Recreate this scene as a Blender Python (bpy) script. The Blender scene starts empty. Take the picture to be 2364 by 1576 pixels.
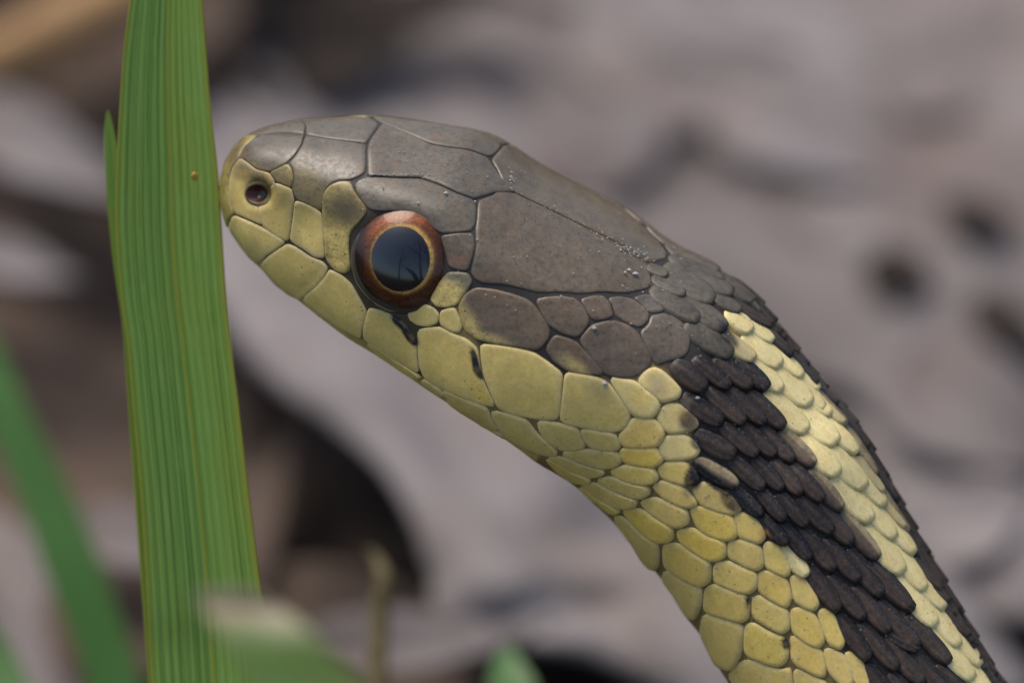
import bpy, math, random
import numpy as np
from mathutils import Vector
from mathutils.bvhtree import BVHTree

random.seed(7); rng = np.random.default_rng(7)
scene = bpy.context.scene
col = scene.collection

# ------------------------------------------------------------------ camera
PITCH = math.radians(40)
D = 0.32                        # lens to subject, metres
PXW, PXH = 2364, 1576
U = 0.048 / PXW                 # metres per photograph pixel at the subject
P0 = Vector((0, 0, 0.055))      # subject centre, 5.5 cm above the ground
RIGHT = Vector((1, 0, 0))
UP = Vector((0, math.sin(PITCH), math.cos(PITCH)))
FWD = Vector((0, math.cos(PITCH), -math.sin(PITCH)))
cam_d = bpy.data.cameras.new('camera'); cam = bpy.data.objects.new('camera', cam_d); col.objects.link(cam)
cam.location = P0 - FWD * D
cam.rotation_euler = (math.radians(90) - PITCH, 0, 0)
cam_d.sensor_width = 36; cam_d.lens = 36 * D / 0.048
cam_d.clip_start = 0.01; cam_d.clip_end = 500
cam_d.dof.use_dof = True
cam_d.dof.focus_distance = D - 0.0042
cam_d.dof.aperture_fstop = cam_d.lens / 11.0
scene.camera = cam

# ------------------------------------------------------------------ light
SUN_EL, SUN_AZ = math.radians(63), math.radians(322)   # azimuth from +y towards +x
world = bpy.data.worlds.new('World'); scene.world = world; world.use_nodes = True
wn = world.node_tree.nodes; wl = world.node_tree.links
sky = wn.new('ShaderNodeTexSky'); sky.sky_type = 'NISHITA'; sky.sun_disc = False
sky.sun_elevation = SUN_EL; sky.sun_rotation = SUN_AZ
sky.air_density = 1.0; sky.dust_density = 3.0; sky.ozone_density = 1.0
wl.new(sky.outputs[0], wn['Background'].inputs[0]); wn['Background'].inputs[1].default_value = 0.095
sd = bpy.data.lights.new('sun', 'SUN'); sd.energy = 1.4; sd.angle = math.radians(40); sd.color = (1, 0.93, 0.83)
sun = bpy.data.objects.new('sun', sd); col.objects.link(sun)
sdir = Vector((math.cos(SUN_EL) * math.sin(SUN_AZ), math.cos(SUN_EL) * math.cos(SUN_AZ), math.sin(SUN_EL)))
sun.rotation_euler = (-sdir).to_track_quat('-Z', 'Y').to_euler()
sun.location = (0, 0, 1)
scene.view_settings.view_transform = 'Standard'; scene.view_settings.look = 'None'
scene.view_settings.gamma = 1; scene.view_settings.use_curve_mapping = False
scene.view_settings.exposure = 1.0

# ------------------------------------------------------------------ helpers
def W(px, py, d=0.0):
    """point seen at photograph pixel (px,py), d metres behind the subject plane"""
    k = (D + d) / D
    return P0 + FWD * d + (RIGHT * ((px - PXW / 2) * U) + UP * (-(py - PXH / 2) * U)) * k
def G(px, py, z=0.0):
    """point of the view ray through (px,py) at height z above the ground"""
    o = cam.location; r = W(px, py) - o
    t = (z - o.z) / r.z
    return o + r * t
R3x3 = np.array([[RIGHT.x, RIGHT.y, RIGHT.z], [UP.x, UP.y, UP.z], [-FWD.x, -FWD.y, -FWD.z]])
P0n = np.array(P0)
def to_world(a):                # subject frame (pixel units, z to camera) -> world
    return P0n + U * (np.asarray(a) @ R3x3)
def to_frame(a):
    return ((np.asarray(a) - P0n) / U) @ R3x3.T

def mesh_obj(name, verts, faces, mat, parent=None, cols=None, uvs=None, smooth=True):
    me = bpy.data.meshes.new(name)
    me.from_pydata([tuple(v) for v in verts], [], faces); me.update()
    if smooth: me.polygons.foreach_set('use_smooth', [True] * len(me.polygons))
    if cols is not None:
        at = me.color_attributes.new('col', 'FLOAT_COLOR', 'POINT')
        c4 = np.ones((len(verts), 4), dtype=np.float32); c4[:, :3] = cols
        at.data.foreach_set('color', c4.ravel())
    if uvs is not None:
        uv = me.uv_layers.new(name='UVMap')
        li = np.empty(len(me.loops), dtype=np.int32); me.loops.foreach_get('vertex_index', li)
        uv.data.foreach_set('uv', np.asarray(uvs, dtype=np.float32)[li].ravel())
    if mat: me.materials.append(mat)
    o = bpy.data.objects.new(name, me); col.objects.link(o)
    if parent: o.parent = parent
    return o
def tag(o, label=None, cat=None, group=None, kind=None):
    if label: o['label'] = label
    if cat: o['category'] = cat
    if group: o['group'] = group
    if kind: o['kind'] = kind
    return o
def empty(name, loc=(0, 0, 0)):
    o = bpy.data.objects.new(name, None); o.empty_display_size = 0.005
    col.objects.link(o); o.location = loc; return o

class Mat:
    def __init__(s, name, rough=0.5, spec=0.5):
        s.m = bpy.data.materials.new(name); s.m.use_nodes = True
        s.n = s.m.node_tree.nodes; s.l = s.m.node_tree.links; s.b = s.n['Principled BSDF']
        s.b.inputs['Roughness'].default_value = rough
        s.b.inputs['Specular IOR Level'].default_value = spec
    def node(s, t, **kw):
        n = s.n.new(t)
        for k, v in kw.items(): setattr(n, k, v)
        return n
    def coord(s, scale=(1, 1, 1), kind='Object', rot=(0, 0, 0)):
        tc = s.node('ShaderNodeTexCoord'); mp = s.node('ShaderNodeMapping')
        s.l.new(tc.outputs[kind], mp.inputs[0]); mp.inputs['Scale'].default_value = scale
        mp.inputs['Rotation'].default_value = rot
        return mp.outputs[0]
    def noise(s, vec, scale=1, detail=3, rough=0.55, dist=0.0):
        n = s.node('ShaderNodeTexNoise'); s.l.new(vec, n.inputs['Vector'])
        n.inputs['Scale'].default_value = scale; n.inputs['Detail'].default_value = detail
        n.inputs['Roughness'].default_value = rough; n.inputs['Distortion'].default_value = dist
        return n.outputs[0]
    def ramp(s, fac, stops):
        r = s.node('ShaderNodeValToRGB'); s.l.new(fac, r.inputs[0]); e = r.color_ramp.elements
        while len(e) < len(stops): e.new(0.5)
        for i, (p, c) in enumerate(stops):
            e[i].position = p; e[i].color = (c, c, c, 1) if not hasattr(c, '__len__') else (*c, 1)
        return r.outputs[0]
    def mix(s, fac, a, b, mode='MIX'):
        n = s.node('ShaderNodeMix', data_type='RGBA', blend_type=mode)
        for sock, v in ((n.inputs[0], fac), (n.inputs[6], a), (n.inputs[7], b)):
            if hasattr(v, 'is_output'): s.l.new(v, sock)
            elif hasattr(v, '__len__'): sock.default_value = (*v, 1)
            else: sock.default_value = v
        return n.outputs[2]
    def attr(s, name='col'):
        n = s.node('ShaderNodeAttribute', attribute_name=name); return n.outputs['Color']
    def base(s, c):
        if hasattr(c, 'is_output'): s.l.new(c, s.b.inputs['Base Color'])
        else: s.b.inputs['Base Color'].default_value = (*c, 1)
    def bump(s, h, strength, dist):
        n = s.node('ShaderNodeBump'); n.inputs['Strength'].default_value = strength
        n.inputs['Distance'].default_value = dist
        s.l.new(h, n.inputs['Height']); s.l.new(n.outputs[0], s.b.inputs['Normal'])
MM = (1000, 1000, 1000)

def scale_material(name, rough, mott, speck, speck_col, streak=0.0, warm=None, warm_f=0.0, spec=0.5, bump=0.15, sss=0.0):
    m = Mat(name, rough, spec)
    c = m.attr(); v = m.coord(MM)
    n1 = m.noise(v, 1.3, 4, 0.6)
    c = m.mix(1.0, c, m.ramp(n1, [(0.25, 1 - mott), (0.75, 1 + mott)]), 'MULTIPLY')
    n3 = m.noise(m.coord((1000, 1000, 1000), rot=(0.3, 0.5, 0)), 4.5, 3, 0.6)
    c = m.mix(1.0, c, m.ramp(n3, [(0.3, 1 - mott * 0.7), (0.7, 1 + mott * 0.5)]), 'MULTIPLY')
    if warm:
        nw = m.noise(m.coord(MM, rot=(1.1, .4, .2)), 1.9, 4, .65)
        c = m.mix(m.ramp(nw, [(.47, 0), (.66, warm_f)]), c, warm)
    n2 = m.noise(v, 8.0, 2, 0.5)
    c = m.mix(m.ramp(n2, [(0.56, 0.0), (0.66, speck)]), c, speck_col)
    m.base(c)
    vo = m.node('ShaderNodeTexVoronoi'); vo.inputs['Scale'].default_value = 2.6; m.l.new(v, vo.inputs['Vector'])
    dm = m.mix(1.0, m.ramp(vo.outputs['Distance'], [(.10, .75), (.17, 0)]), m.ramp(m.noise(v, .55, 2, .5), [(.44, 0), (.58, 1)]), 'MULTIPLY')
    c = m.mix(dm, c, speck_col); m.base(c)
    if streak:
        ns = m.noise(m.coord((700, 700, 6500), rot=(0, math.radians(27), 0)), 1, 3, .6)
        c = m.mix(1.0, c, m.ramp(ns, [(.3, 1 - streak), (.7, 1 + streak)]), 'MULTIPLY'); m.base(c)
    nb = m.mix(.5, m.noise(v, 14, 3, 0.6), m.noise(v, 3.2, 3, .6))
    m.bump(nb, bump, 0.00004)
    rr = m.node('ShaderNodeMapRange'); m.l.new(n3, rr.inputs[0])
    rr.inputs[1].default_value = .3; rr.inputs[2].default_value = .7; rr.inputs[3].default_value = rough - 0.10; rr.inputs[4].default_value = rough + 0.20
    m.l.new(rr.outputs[0], m.b.inputs['Roughness'])
    if sss:
        m.b.inputs['Subsurface Weight'].default_value = sss
        m.b.inputs['Subsurface Radius'].default_value = (1.0, 0.7, 0.25)
        m.b.inputs['Subsurface Scale'].default_value = 0.0003
    return m.m
M_HEAD = scale_material('head_plate_keratin', 0.32, 0.22, 0.38, (0.030, 0.025, 0.022), bump=0.25, streak=.13, warm=(.15, .09, .045), warm_f=.4)
M_YEL = scale_material('yellow_scale_keratin', 0.42, 0.12, 0.18, (0.26, 0.15, 0.04), bump=0.15, sss=.12, warm=(.60, .38, .08), warm_f=.28)
M_DARK = scale_material('dark_scale_keratin', 0.38, 0.42, 0.40, (0.10, 0.08, 0.07), bump=0.6, spec=.35)
M_SKIN = scale_material('interstitial_skin', 0.6, 0.2, 0.2, (0.02, 0.015, 0.01), bump=0.3)

# ------------------------------------------------------------------ ground
def soil_material():
    m = Mat('dark_soil', 0.95, 0.2); v = m.coord(MM)
    a = m.noise(v, 0.12, 6, 0.65); b = m.noise(v, 0.9, 4, 0.6)
    c = m.ramp(a, [(0.3, (0.016, 0.011, 0.008)), (0.55, (0.035, 0.025, 0.019)), (0.8, (0.07, 0.05, 0.038))])
    c = m.mix(m.ramp(b, [(0.55, 0.0), (0.75, 0.5)]), c, (0.10, 0.075, 0.06))
    m.base(c); m.bump(b, 0.8, 0.002); return m.m
M_SOIL = soil_material()
n = 81; gv = []; gf = []
ext = np.concatenate([[-40, -8, -2], np.linspace(-0.5, 0.5, n - 6), [2, 8, 40]])
for y in ext:
    for x in ext:
        z = 0.0
        if abs(x) < 0.45 and abs(y) < 0.45:
            z = -0.0025 + 0.0022 * math.sin(x * 61 + 1) * math.cos(y * 47) + 0.0012 * math.sin(x * 143 + y * 101)
        gv.append((x, y, z))
for j in range(n - 1):
    for i in range(n - 1):
        a = j * n + i; gf.append((a, a + 1, a + n + 1, a + n))
tag(mesh_obj('ground', gv, gf, M_SOIL), 'dark brown soil under the dead leaves', 'ground', kind='structure')

# ------------------------------------------------------------------ snake surface
# stations: top outline pixel, bottom outline pixel, half width across the view, shape blend (0 snout,1 head,2 neck)
ST = [((512, 440), (512, 440), 0, 0), ((513, 412), (512, 466), 30, 0), ((524, 372), (520, 500), 62, 0),
      ((543, 342), (530, 530), 86, 0), ((565, 320), (546, 552), 106, .1), ((594, 303), (576, 595), 132, .2),
      ((643, 288), (606, 624), 154, .35), ((698, 278), (640, 662), 176, .5), ((766, 274), (690, 694), 202, .7),
      ((856, 272), (746, 738), 232, .9), ((940, 280), (806, 782), 260, 1), ((1020, 286), (866, 818), 282, 1),
      ((1096, 298), (922, 855), 300, 1), ((1166, 326), (983, 896), 318, 1), ((1240, 372), (1052, 940), 330, 1.05),
      ((1340, 424), (1115, 978), 338, 1.15), ((1458, 490), (1192, 1031), 338, 1.3), ((1545, 554), (1240, 1067), 330, 1.5),
      ((1634, 605), (1316, 1113), 318, 1.7), ((1709, 662), (1362, 1154), 305, 1.9), ((1774, 739), (1418, 1208), 296, 2),
      ((1828, 811), (1464, 1267), 290, 2), ((1897, 900), (1525, 1334), 286, 2), ((1968, 987), (1579, 1418), 284, 2),
      ((2036, 1102), (1617, 1466), 282, 2), ((2095, 1212), (1658, 1538), 280, 2), ((2163, 1334), (1720, 1640), 278, 2),
      ((2245, 1480), (1790, 1770), 276, 2), ((2311, 1590), (1860, 1885), 274, 2)]
MIDLINE = np.array([(512, 425), (530, 372), (560, 335), (597, 311), (640, 312), (700, 318), (780, 325), (845, 341), (930, 362), (1020, 387), (1110, 417), (1195, 447),
                    (1300, 500), (1400, 553), (1490, 605), (1560, 640), (1640, 690), (1704, 742), (1756, 811), (1825, 894), (1885, 984), (1950, 1082),
                    (2022, 1193), (2095, 1309), (2168, 1434), (2245, 1560), (2320, 1690)], float)   # crest of the back as the photograph shows it
PROF = [np.array(p, float) for p in (
    [(0, 1), (.36, .96), (.66, .80), (.87, .48), (.98, .08), (1, -.36), (.86, -.70), (.48, -.93), (0, -1)],
    [(0, 1), (.36, .965), (.64, .83), (.82, .52), (.94, .08), (1, -.38), (.88, -.70), (.50, -.92), (0, -1)],
    [(math.sin(math.pi * k / 8), math.cos(math.pi * k / 8)) for k in range(9)])]
def crom(A, t):
    """uniform Catmull-Rom through rows of A at float parameters t"""
    A = np.asarray(A, float); n = len(A); t = np.clip(np.asarray(t, float), 0, n - 1 - 1e-9)
    i = t.astype(int); f = (t - i).reshape(-1, *([1] * (A.ndim - 1)))
    g = lambda k: A[np.clip(i + k, 0, n - 1)]
    a, b, c, d = g(-1), g(0), g(1), g(2)
    return 0.5 * (2 * b + (c - a) * f + (2 * a - 5 * b + 4 * c - d) * f ** 2 + (3 * b - a - 3 * c + d) * f ** 3)
NT = 97                                        # half profile samples
HALF = [crom(np.vstack([[(-p[1][0], p[1][1])], p, [(-p[-2][0], p[-2][1])]]), 1 + np.linspace(0, 8, NT)) for p in PROF]
def half_profile(b):
    b = min(max(b, 0), 2); k = min(int(b), 1); f = b - k
    return HALF[k] * (1 - f) + HALF[k + 1] * f
C_, UV_, VV_, B_ = [], [], [], []
def cross_at(t, b):
    # where the pair line t-b crosses the crest, as distance from t
    d = (b - t) / np.linalg.norm(b - t); nrm = np.array([-d[1], d[0]])
    M = np.stack([MIDLINE[:, 0] - PXW / 2, -(MIDLINE[:, 1] - PXH / 2)], 1); sd = (M - t) @ nrm
    for k in range(len(M) - 1):
        if sd[k] * sd[k + 1] <= 0:
            f = sd[k] / (sd[k] - sd[k + 1] + 1e-12); q = M[k] * (1 - f) + M[k + 1] * f; x = (q - t) @ d
            if 0 < x < 200: return x
    return None
def fit(full, L, w, roll):
    cr, sr = math.cos(roll), math.sin(roll); lo, hi = 1.0, 900.0
    for _ in range(40):
        H = (lo + hi) / 2
        e = full[:, 1] * H * cr - full[:, 0] * w * sr
        if e.max() - e.min() < L: lo = H
        else: hi = H
    return H, e
ROLLS = []
for (tx, ty), (bx, by), w, sh in ST:
    t = np.array([tx - PXW / 2, -(ty - PXH / 2)], float); b = np.array([bx - PXW / 2, -(by - PXH / 2)], float); L = np.linalg.norm(t - b)
    r = math.nan
    if L > 200:
        hp = half_profile(sh); full = np.vstack([hp, hp * [-1, 1]]); x = cross_at(t, b)
        if x is not None:
            best = 1e9
            for deg in np.arange(12, 46, .5):
                H, e = fit(full, L, w, math.radians(deg)); dd = abs((e.max() - H * math.cos(math.radians(deg))) - x)
                if dd < best: best, r = dd, deg
    ROLLS.append(r)
ROLLS = np.array(ROLLS); ok = ~np.isnan(ROLLS); ROLLS = np.interp(np.arange(len(ROLLS)), np.where(ok)[0], ROLLS[ok])
print('rolls', np.round(ROLLS, 1))
for _ in range(1): ROLLS = np.convolve(np.pad(ROLLS, 1, mode='edge'), [.25, .5, .25], 'valid')
for si_, ((tx, ty), (bx, by), w, sh) in enumerate(ST):
    t = np.array([tx - PXW / 2, -(ty - PXH / 2)], float); b = np.array([bx - PXW / 2, -(by - PXH / 2)], float)
    L = np.linalg.norm(t - b); ROLL = math.radians(ROLLS[si_]); sr, cr = math.sin(ROLL), math.cos(ROLL)
    if L < 1:
        C_.append([t[0], t[1], 0]); UV_.append([0, 0, 0]); VV_.append([0, 0, 0]); B_.append(sh); continue
    nn = (t - b) / L
    hp = half_profile(sh); full = np.vstack([hp, hp * [-1, 1]])
    H, e = fit(full, L, w, ROLL)
    cmid = (t + b) / 2 - nn * (e.max() + e.min()) / 2
    C_.append([cmid[0], cmid[1], 0])
    UV_.append([-sr * nn[0] * w, -sr * nn[1] * w, cr * w]); VV_.append([cr * nn[0] * H, cr * nn[1] * H, sr * H]); B_.append(sh)
NPAIR = len(ST)
# the rest of the body: down to the ground and away to the right, in world millimetres
wpath = [(22.6, -16.0, 35.6), (27.6, -20.6, 29.4), (33.6, -25, 23), (41, -28.6, 16.8), (50, -30.6, 11.4), (62, -30.5, 7.6), (77, -27, 6.1), (93, -18, 6.2), (107, -2, 6.4),
         (122, 18, 6.4), (145, 30, 6.2), (172, 28, 5.9), (198, 18, 5.3), (226, 14, 4.6), (254, 22, 3.8), (280, 36, 2.9), (306, 46, 2.0), (330, 50, 1.2), (352, 50, 0.5)]
up_f = np.array([0, math.cos(PITCH), math.sin(PITCH)])
wf = [to_frame(np.array(p) / 1000) for p in wpath]
v_last = np.array(VV_[-1]); v_last /= np.linalg.norm(v_last)
u_last = np.array(UV_[-1]); u_last /= np.linalg.norm(u_last)
hand = np.sign(np.dot(np.cross(np.array(C_[-1]) - np.array(C_[-2]), v_last), u_last))
for k, c in enumerate(wf):
    nxt = wf[min(k + 1, len(wf) - 1)]; prv = wf[k - 1] if k else np.array(C_[-1])
    T = nxt - prv; T /= np.linalg.norm(T)
    f = min((k + 1) / 7, 1.0)
    v = v_last * (1 - f) + up_f * f; v -= T * np.dot(v, T); v /= np.linalg.norm(v)
    u = hand * np.cross(T, v)
    r = (wpath[k][2] if k > 6 else 5.55 + .08 * k) / 1000 / U
    C_.append(c); UV_.append(u * r); VV_.append(v * r); B_.append(2)
C_, UV_, VV_, B_ = map(np.array, (C_, UV_, VV_, B_))
NSTA = len(C_)
SUB = 14
SG = np.linspace(0, NSTA - 1, (NSTA - 1) * SUB + 1)
cc = crom(C_, SG); uu = crom(UV_, SG); vv = crom(VV_, SG); bb = crom(B_, SG)
NI = len(SG); NJ = 2 * NT - 1                   # j = NT-1 is the dorsal midline, +j the near side
GR = np.zeros((NI, NJ, 3))
for i in range(NI):
    hp = half_profile(bb[i]); full = np.vstack([(hp * [-1, 1])[::-1][:-1], hp])
    GR[i] = cc[i] + full[:, :1] * uu[i] + full[:, 1:] * vv[i]
CAMZ = D / U
def project(p):
    k = CAMZ / (CAMZ - p[..., 2])
    return np.stack([p[..., 0] * k + PXW / 2, -p[..., 1] * k + PXH / 2], -1)
def grid_normals(Gr):
    di = np.gradient(Gr, axis=0); dj = np.gradient(Gr, axis=1)
    n = np.cross(di, dj); n /= np.maximum(np.linalg.norm(n, axis=-1, keepdims=True), 1e-9)
    ctr = Gr.mean(axis=1, keepdims=True)
    s = np.sign((n * (Gr - ctr)).sum(-1).mean()); n *= s
    n[0] = [-1, 0, 0]
    return n
NG = grid_normals(GR)
# relief of the head: eye sockets, brow ridges, nostril pits, lip bulge
pp = project(GR)
def bump_at(cx, cy, rx, ry, amp, ang=0.0, p=2.0):
    a = math.radians(ang); dx = pp[..., 0] - cx; dy = pp[..., 1] - cy
    x = (dx * math.cos(a) + dy * math.sin(a)) / rx; y = (-dx * math.sin(a) + dy * math.cos(a)) / ry
    return amp * np.exp(-(x * x + y * y) ** (p / 2))
disp = (bump_at(922, 602, 100, 102, -26, 0, 6) + bump_at(597, 447, 27, 29, -30, 0, 4) + bump_at(960, 470, 150, 40, 9, 14)
        + bump_at(720, 520, 80, 60, -10, 20) + bump_at(1250, 860, 180, 90, 8, 25)
        + bump_at(1240, 560, 200, 80, -5, 28))
near = (np.arange(NJ) >= NT - 1)[None, :] & (SG < NPAIR - 1)[:, None]
disp = np.where(near, disp, 0)
disp = np.maximum(disp, disp[:, ::-1]) + np.minimum(disp, disp[:, ::-1])
mid = NT - 1; disp[:, mid] = 0.5 * (disp[:, mid - 1] + disp[:, mid + 1])
GR = GR + NG * disp[..., None]
NG = grid_normals(GR)
pp = project(GR)
_faces = [(i * NJ + j, i * NJ + j + 1, (i + 1) * NJ + j + 1, (i + 1) * NJ + j)
          for i in range((NPAIR + 3) * SUB) for j in range(NJ - 1)]
BVH = BVHTree.FromPolygons([tuple(v) for v in GR.reshape(-1, 3)], _faces)
CAMF = Vector((0, 0, CAMZ))
def hit(px, py):
    """photograph pixel -> (grid row, grid column) on the snake, or None"""
    d = Vector((px - PXW / 2, -(py - PXH / 2), -CAMZ)).normalized()
    loc, nrm, idx, _ = BVH.ray_cast(CAMF, d)
    if loc is None: return None
    i, j = divmod(idx, NJ - 1)
    p00, p10, p01 = GR[i, j], GR[i + 1, j], GR[i, j + 1]
    e1 = p10 - p00 + (GR[i + 1, j + 1] - p01); e1 = e1 / 2; e2 = p01 - p00 + (GR[i + 1, j + 1] - p10); e2 = e2 / 2
    r = np.array(loc) - p00
    a11, a12, a22 = e1 @ e1, e1 @ e2, e2 @ e2; det = max(a11 * a22 - a12 * a12, 1e-9); b1, b2 = r @ e1, r @ e2
    return (i + min(max((a22 * b1 - a12 * b2) / det, 0), 1), j + min(max((a11 * b2 - a12 * b1) / det, 0), 1))
def hit_in(px, py, cx, cy):
    for k in (1, .985, .97, .95, .92, .88, .83, .77, .7, .6, .5, .35, .2, 0):
        h = hit(cx + (px - cx) * k, cy + (py - cy) * k)
        if h: return h
    return None
def bil(A, q):
    q = np.asarray(q); i = np.clip(q[:, 0], 0, NI - 1.001); j = np.clip(q[:, 1], 0, NJ - 1.001)
    i0 = i.astype(int); j0 = j.astype(int); f = (i - i0)[:, None]; g = (j - j0)[:, None]
    return (A[i0, j0] * (1 - f) * (1 - g) + A[i0 + 1, j0] * f * (1 - g) + A[i0, j0 + 1] * (1 - f) * g + A[i0 + 1, j0 + 1] * f * g)
def mirror(q):
    q = np.array(q); q[:, 1] = NJ - 1 - q[:, 1]; return q
def place(q, h):
    q = np.asarray(q); nn = bil(NG, q); nn /= np.maximum(np.linalg.norm(nn, axis=1, keepdims=True), 1e-9)
    return bil(GR, q) + nn * np.asarray(h)[:, None]

snake = empty('snake', to_world(np.array([C_[NPAIR + 6]]))[0] * [1, 1, 0])
SN0 = np.array(snake.location)
tag(snake, 'yellow and dark brown striped snake rearing its head beside a broad green grass blade', 'snake')
def snake_mesh(name, pts, faces, mat, cols, parent=None):
    return mesh_obj(name, to_world(pts) - SN0, faces, mat, parent or snake, cols)

# --- colours
YEL = (.69, .52, .155); YOR = (.72, .51, .09); YGR = (.64, .485, .145); CRE = (.68, .565, .26); CRD = (.50, .41, .20)
DRK = (.022, .017, .014); BLK = (.006, .006, .008); BRN = (.066, .043, .029)
GRY = (.096, .080, .056); GRB = (.098, .076, .049); OLV = (.20, .155, .05); OLG = (.17, .145, .085); TAN = (.40, .31, .17)
BLOBS = []          # (px,py,rx,ry,angle,colour,strength): coloured patches of the animal's pattern
def blob(x, y, rx, ry, a, c, s=1.0, hard=2.0): BLOBS.append((x, y, rx, ry, math.radians(a), np.array(c), s, hard))
def paint(c0, P):
    c = np.tile(np.array(c0, float), (len(P), 1))
    for (x, y, rx, ry, a, cb, s, hd) in BLOBS:
        dx = P[:, 0] - x; dy = P[:, 1] - y
        e = np.sqrt(((dx * math.cos(a) + dy * math.sin(a)) / rx) ** 2 + ((-dx * math.sin(a) + dy * math.cos(a)) / ry) ** 2)
        f = (s * np.clip((1.25 - e) * hd, 0, 1) ** 1.2)[:, None]
        c = c * (1 - f) + cb * f
    return c
# face pattern
blob(560, 470, 34, 70, 0, YEL, .75, 1.2); blob(610, 540, 60, 40, 30, YEL, .8, 1.2)
blob(530, 470, 22, 90, 0, (.36, .29, .08), .6, 1.2)
blob(560, 395, 30, 22, 0, (.13, .10, .035), .7, 1.2)
blob(720, 545, 40, 75, 0, YEL, .9, 1.2); blob(715, 450, 60, 40, 10, OLV, .75, 1.2)
blob(785, 575, 32, 75, -5, YEL, .95, 1.3); blob(800, 490, 40, 34, 20, (.10, .075, .025), .55, 1.2)
blob(640, 510, 40, 50, 0, YEL, .7, 1.2); blob(700, 400, 70, 20, 20, OLV, .5, 1.2)
blob(600, 395, 50, 16, 18, OLV, .7, 1.3); blob(598, 402, 62, 34, 15, (.095, .07, .025), .85, 1.1); blob(803, 478, 50, 48, 10, (.085, .065, .028), .8, 1.1); blob(545, 350, 30, 40, 30, (.10, .08, .04), .75, 1.1); blob(648, 450, 22, 40, 0, (.13, .10, .03), .5, 1.1)
blob(1030, 685, 46, 34, -35, YEL, .95, 1.6); blob(1080, 640, 30, 22, 0, OLG, .6, 1.3)
blob(1082, 755, 26, 60, -20, YGR, .8, 1.2); blob(1120, 780, 60, 16, 12, YGR, .55, 1.2)
blob(1150, 720, 60, 42, 20, (.13, .09, .06), .55, 1.1)
blob(1058, 600, 26, 22, 0, (.17, .09, .05), .6, 1.2)
blob(730, 595, 55, 16, 33, TAN, .45, 1.3); blob(715, 640, 40, 18, -40, (.30, .22, .06), .4, 1.2)
blob(946, 766, 13, 36, -32, BLK, 1, 3); blob(924, 740, 12, 26, -45, BLK, 1, 3)
blob(1098, 835, 8, 32, -12, BLK, 1, 3.5); blob(1108, 862, 6, 16, -30, BLK, 1, 3)
blob(1118, 910, 30, 22, 50, YOR, .7, 1.2); blob(1380, 900, 50, 26, 40, OLG, .45, 1.1)
blob(1480, 915, 30, 30, 0, YEL, .9, 1.2); blob(1520, 890, 26, 34, -30, TAN, .7, 1.2); blob(1400, 870, 26, 12, 20, OLG, .7, 1.2)
blob(1300, 830, 40, 14, 30, OLG, .4, 1.2); blob(1330, 850, 50, 22, 40, YGR, .5, 1.1)
blob(1590, 968, 26, 30, 0, BRN, .95, 1.6); blob(1580, 930, 20, 16, 0, OLG, .6, 1.3)
blob(1608, 1022, 12, 20, -40, BLK, .9, 2); blob(1604, 1098, 20, 30, 20, BLK, 1, 3); blob(1590, 1130, 14, 20, -30, DRK, .6, 1.5)
blob(1640, 1104, 62, 13, 38, BLK, 1, 3.5); blob(1690, 1150, 22, 34, -35, BLK, .9, 2.5)
blob(1732, 1172, 40, 10, 48, BLK, 1, 2.5); blob(1780, 1235, 26, 9, 55, BLK, .8, 2.5)
blob(1765, 1232, 16, 12, 40, (.40, .20, .05), .8, 1.5)
blob(1728, 1388, 4, 12, 0, BLK, 1, 3); blob(1816, 1483, 14, 9, 60, BLK, 1, 3)
blob(1676, 778, 15, 34, -35, BLK, .9, 2)

CLS = []           # (centre pixel, material, brightness) of every traced scale
FAR = {'v': [], 'f': [], 'c': [], 'm': []}
def far_add(pts, faces, cols, mi):
    o = sum(len(v) for v in FAR['v']); FAR['v'].append(pts)
    FAR['f'] += [tuple(x + o for x in reversed(f)) for f in faces]; FAR['c'].append(cols); FAR['m'] += [mi] * len(faces)
MATS = [M_HEAD, M_YEL, M_DARK]
VIEW = {'R1': (500, 250, 5.2275), 'R2': (800, 250, 4.48), 'R3': (500, 450, 3.92), 'R4': (780, 470, 3.92), 'H1': (1060, 340, 3.92),
        'V2': (840, 700, 3.92), 'V3': (1040, 640, 3.92), 'V4': (1380, 560, 3.92), 'V5': (1240, 840, 3.92), 'V6': (1540, 840, 3.92),
        'V7': (1680, 640, 3.92), 'V8': (1400, 1140, 3.92), 'V9': (1640, 1140, 3.92), 'V10': (1840, 1000, 3.92), 'V11': (1964, 1176, 3.92)}
def vw(v, pts):
    ox, oy, k = VIEW[v]; return [(ox + x / k, oy + y / k) for x, y in pts]
def chaikin(P, it, q=.25):
    P = np.asarray(P, float)
    for _ in range(it):
        N = np.roll(P, -1, 0); P = np.stack([P * (1 - q) + N * q, P * q + N * (1 - q)], 1).reshape(-1, 2)
    return P
def resample(P, m):
    Q = np.vstack([P, P[:1]]); s = np.concatenate([[0], np.cumsum(np.linalg.norm(np.diff(Q, axis=0), axis=1))])
    t = np.linspace(0, s[-1], m, endpoint=False)
    return np.stack([np.interp(t, s, Q[:, 0]), np.interp(t, s, Q[:, 1])], 1)
def offset_in(P, g):
    T = np.roll(P, -1, 0) - np.roll(P, 1, 0); T /= np.maximum(np.linalg.norm(T, axis=1, keepdims=True), 1e-6)
    N = np.stack([-T[:, 1], T[:, 0]], 1)
    area = 0.5 * np.sum(P[:, 0] * np.roll(P[:, 1], -1) - np.roll(P[:, 0], -1) * P[:, 1])
    if area < 0: N = -N
    return P + N * g
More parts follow.
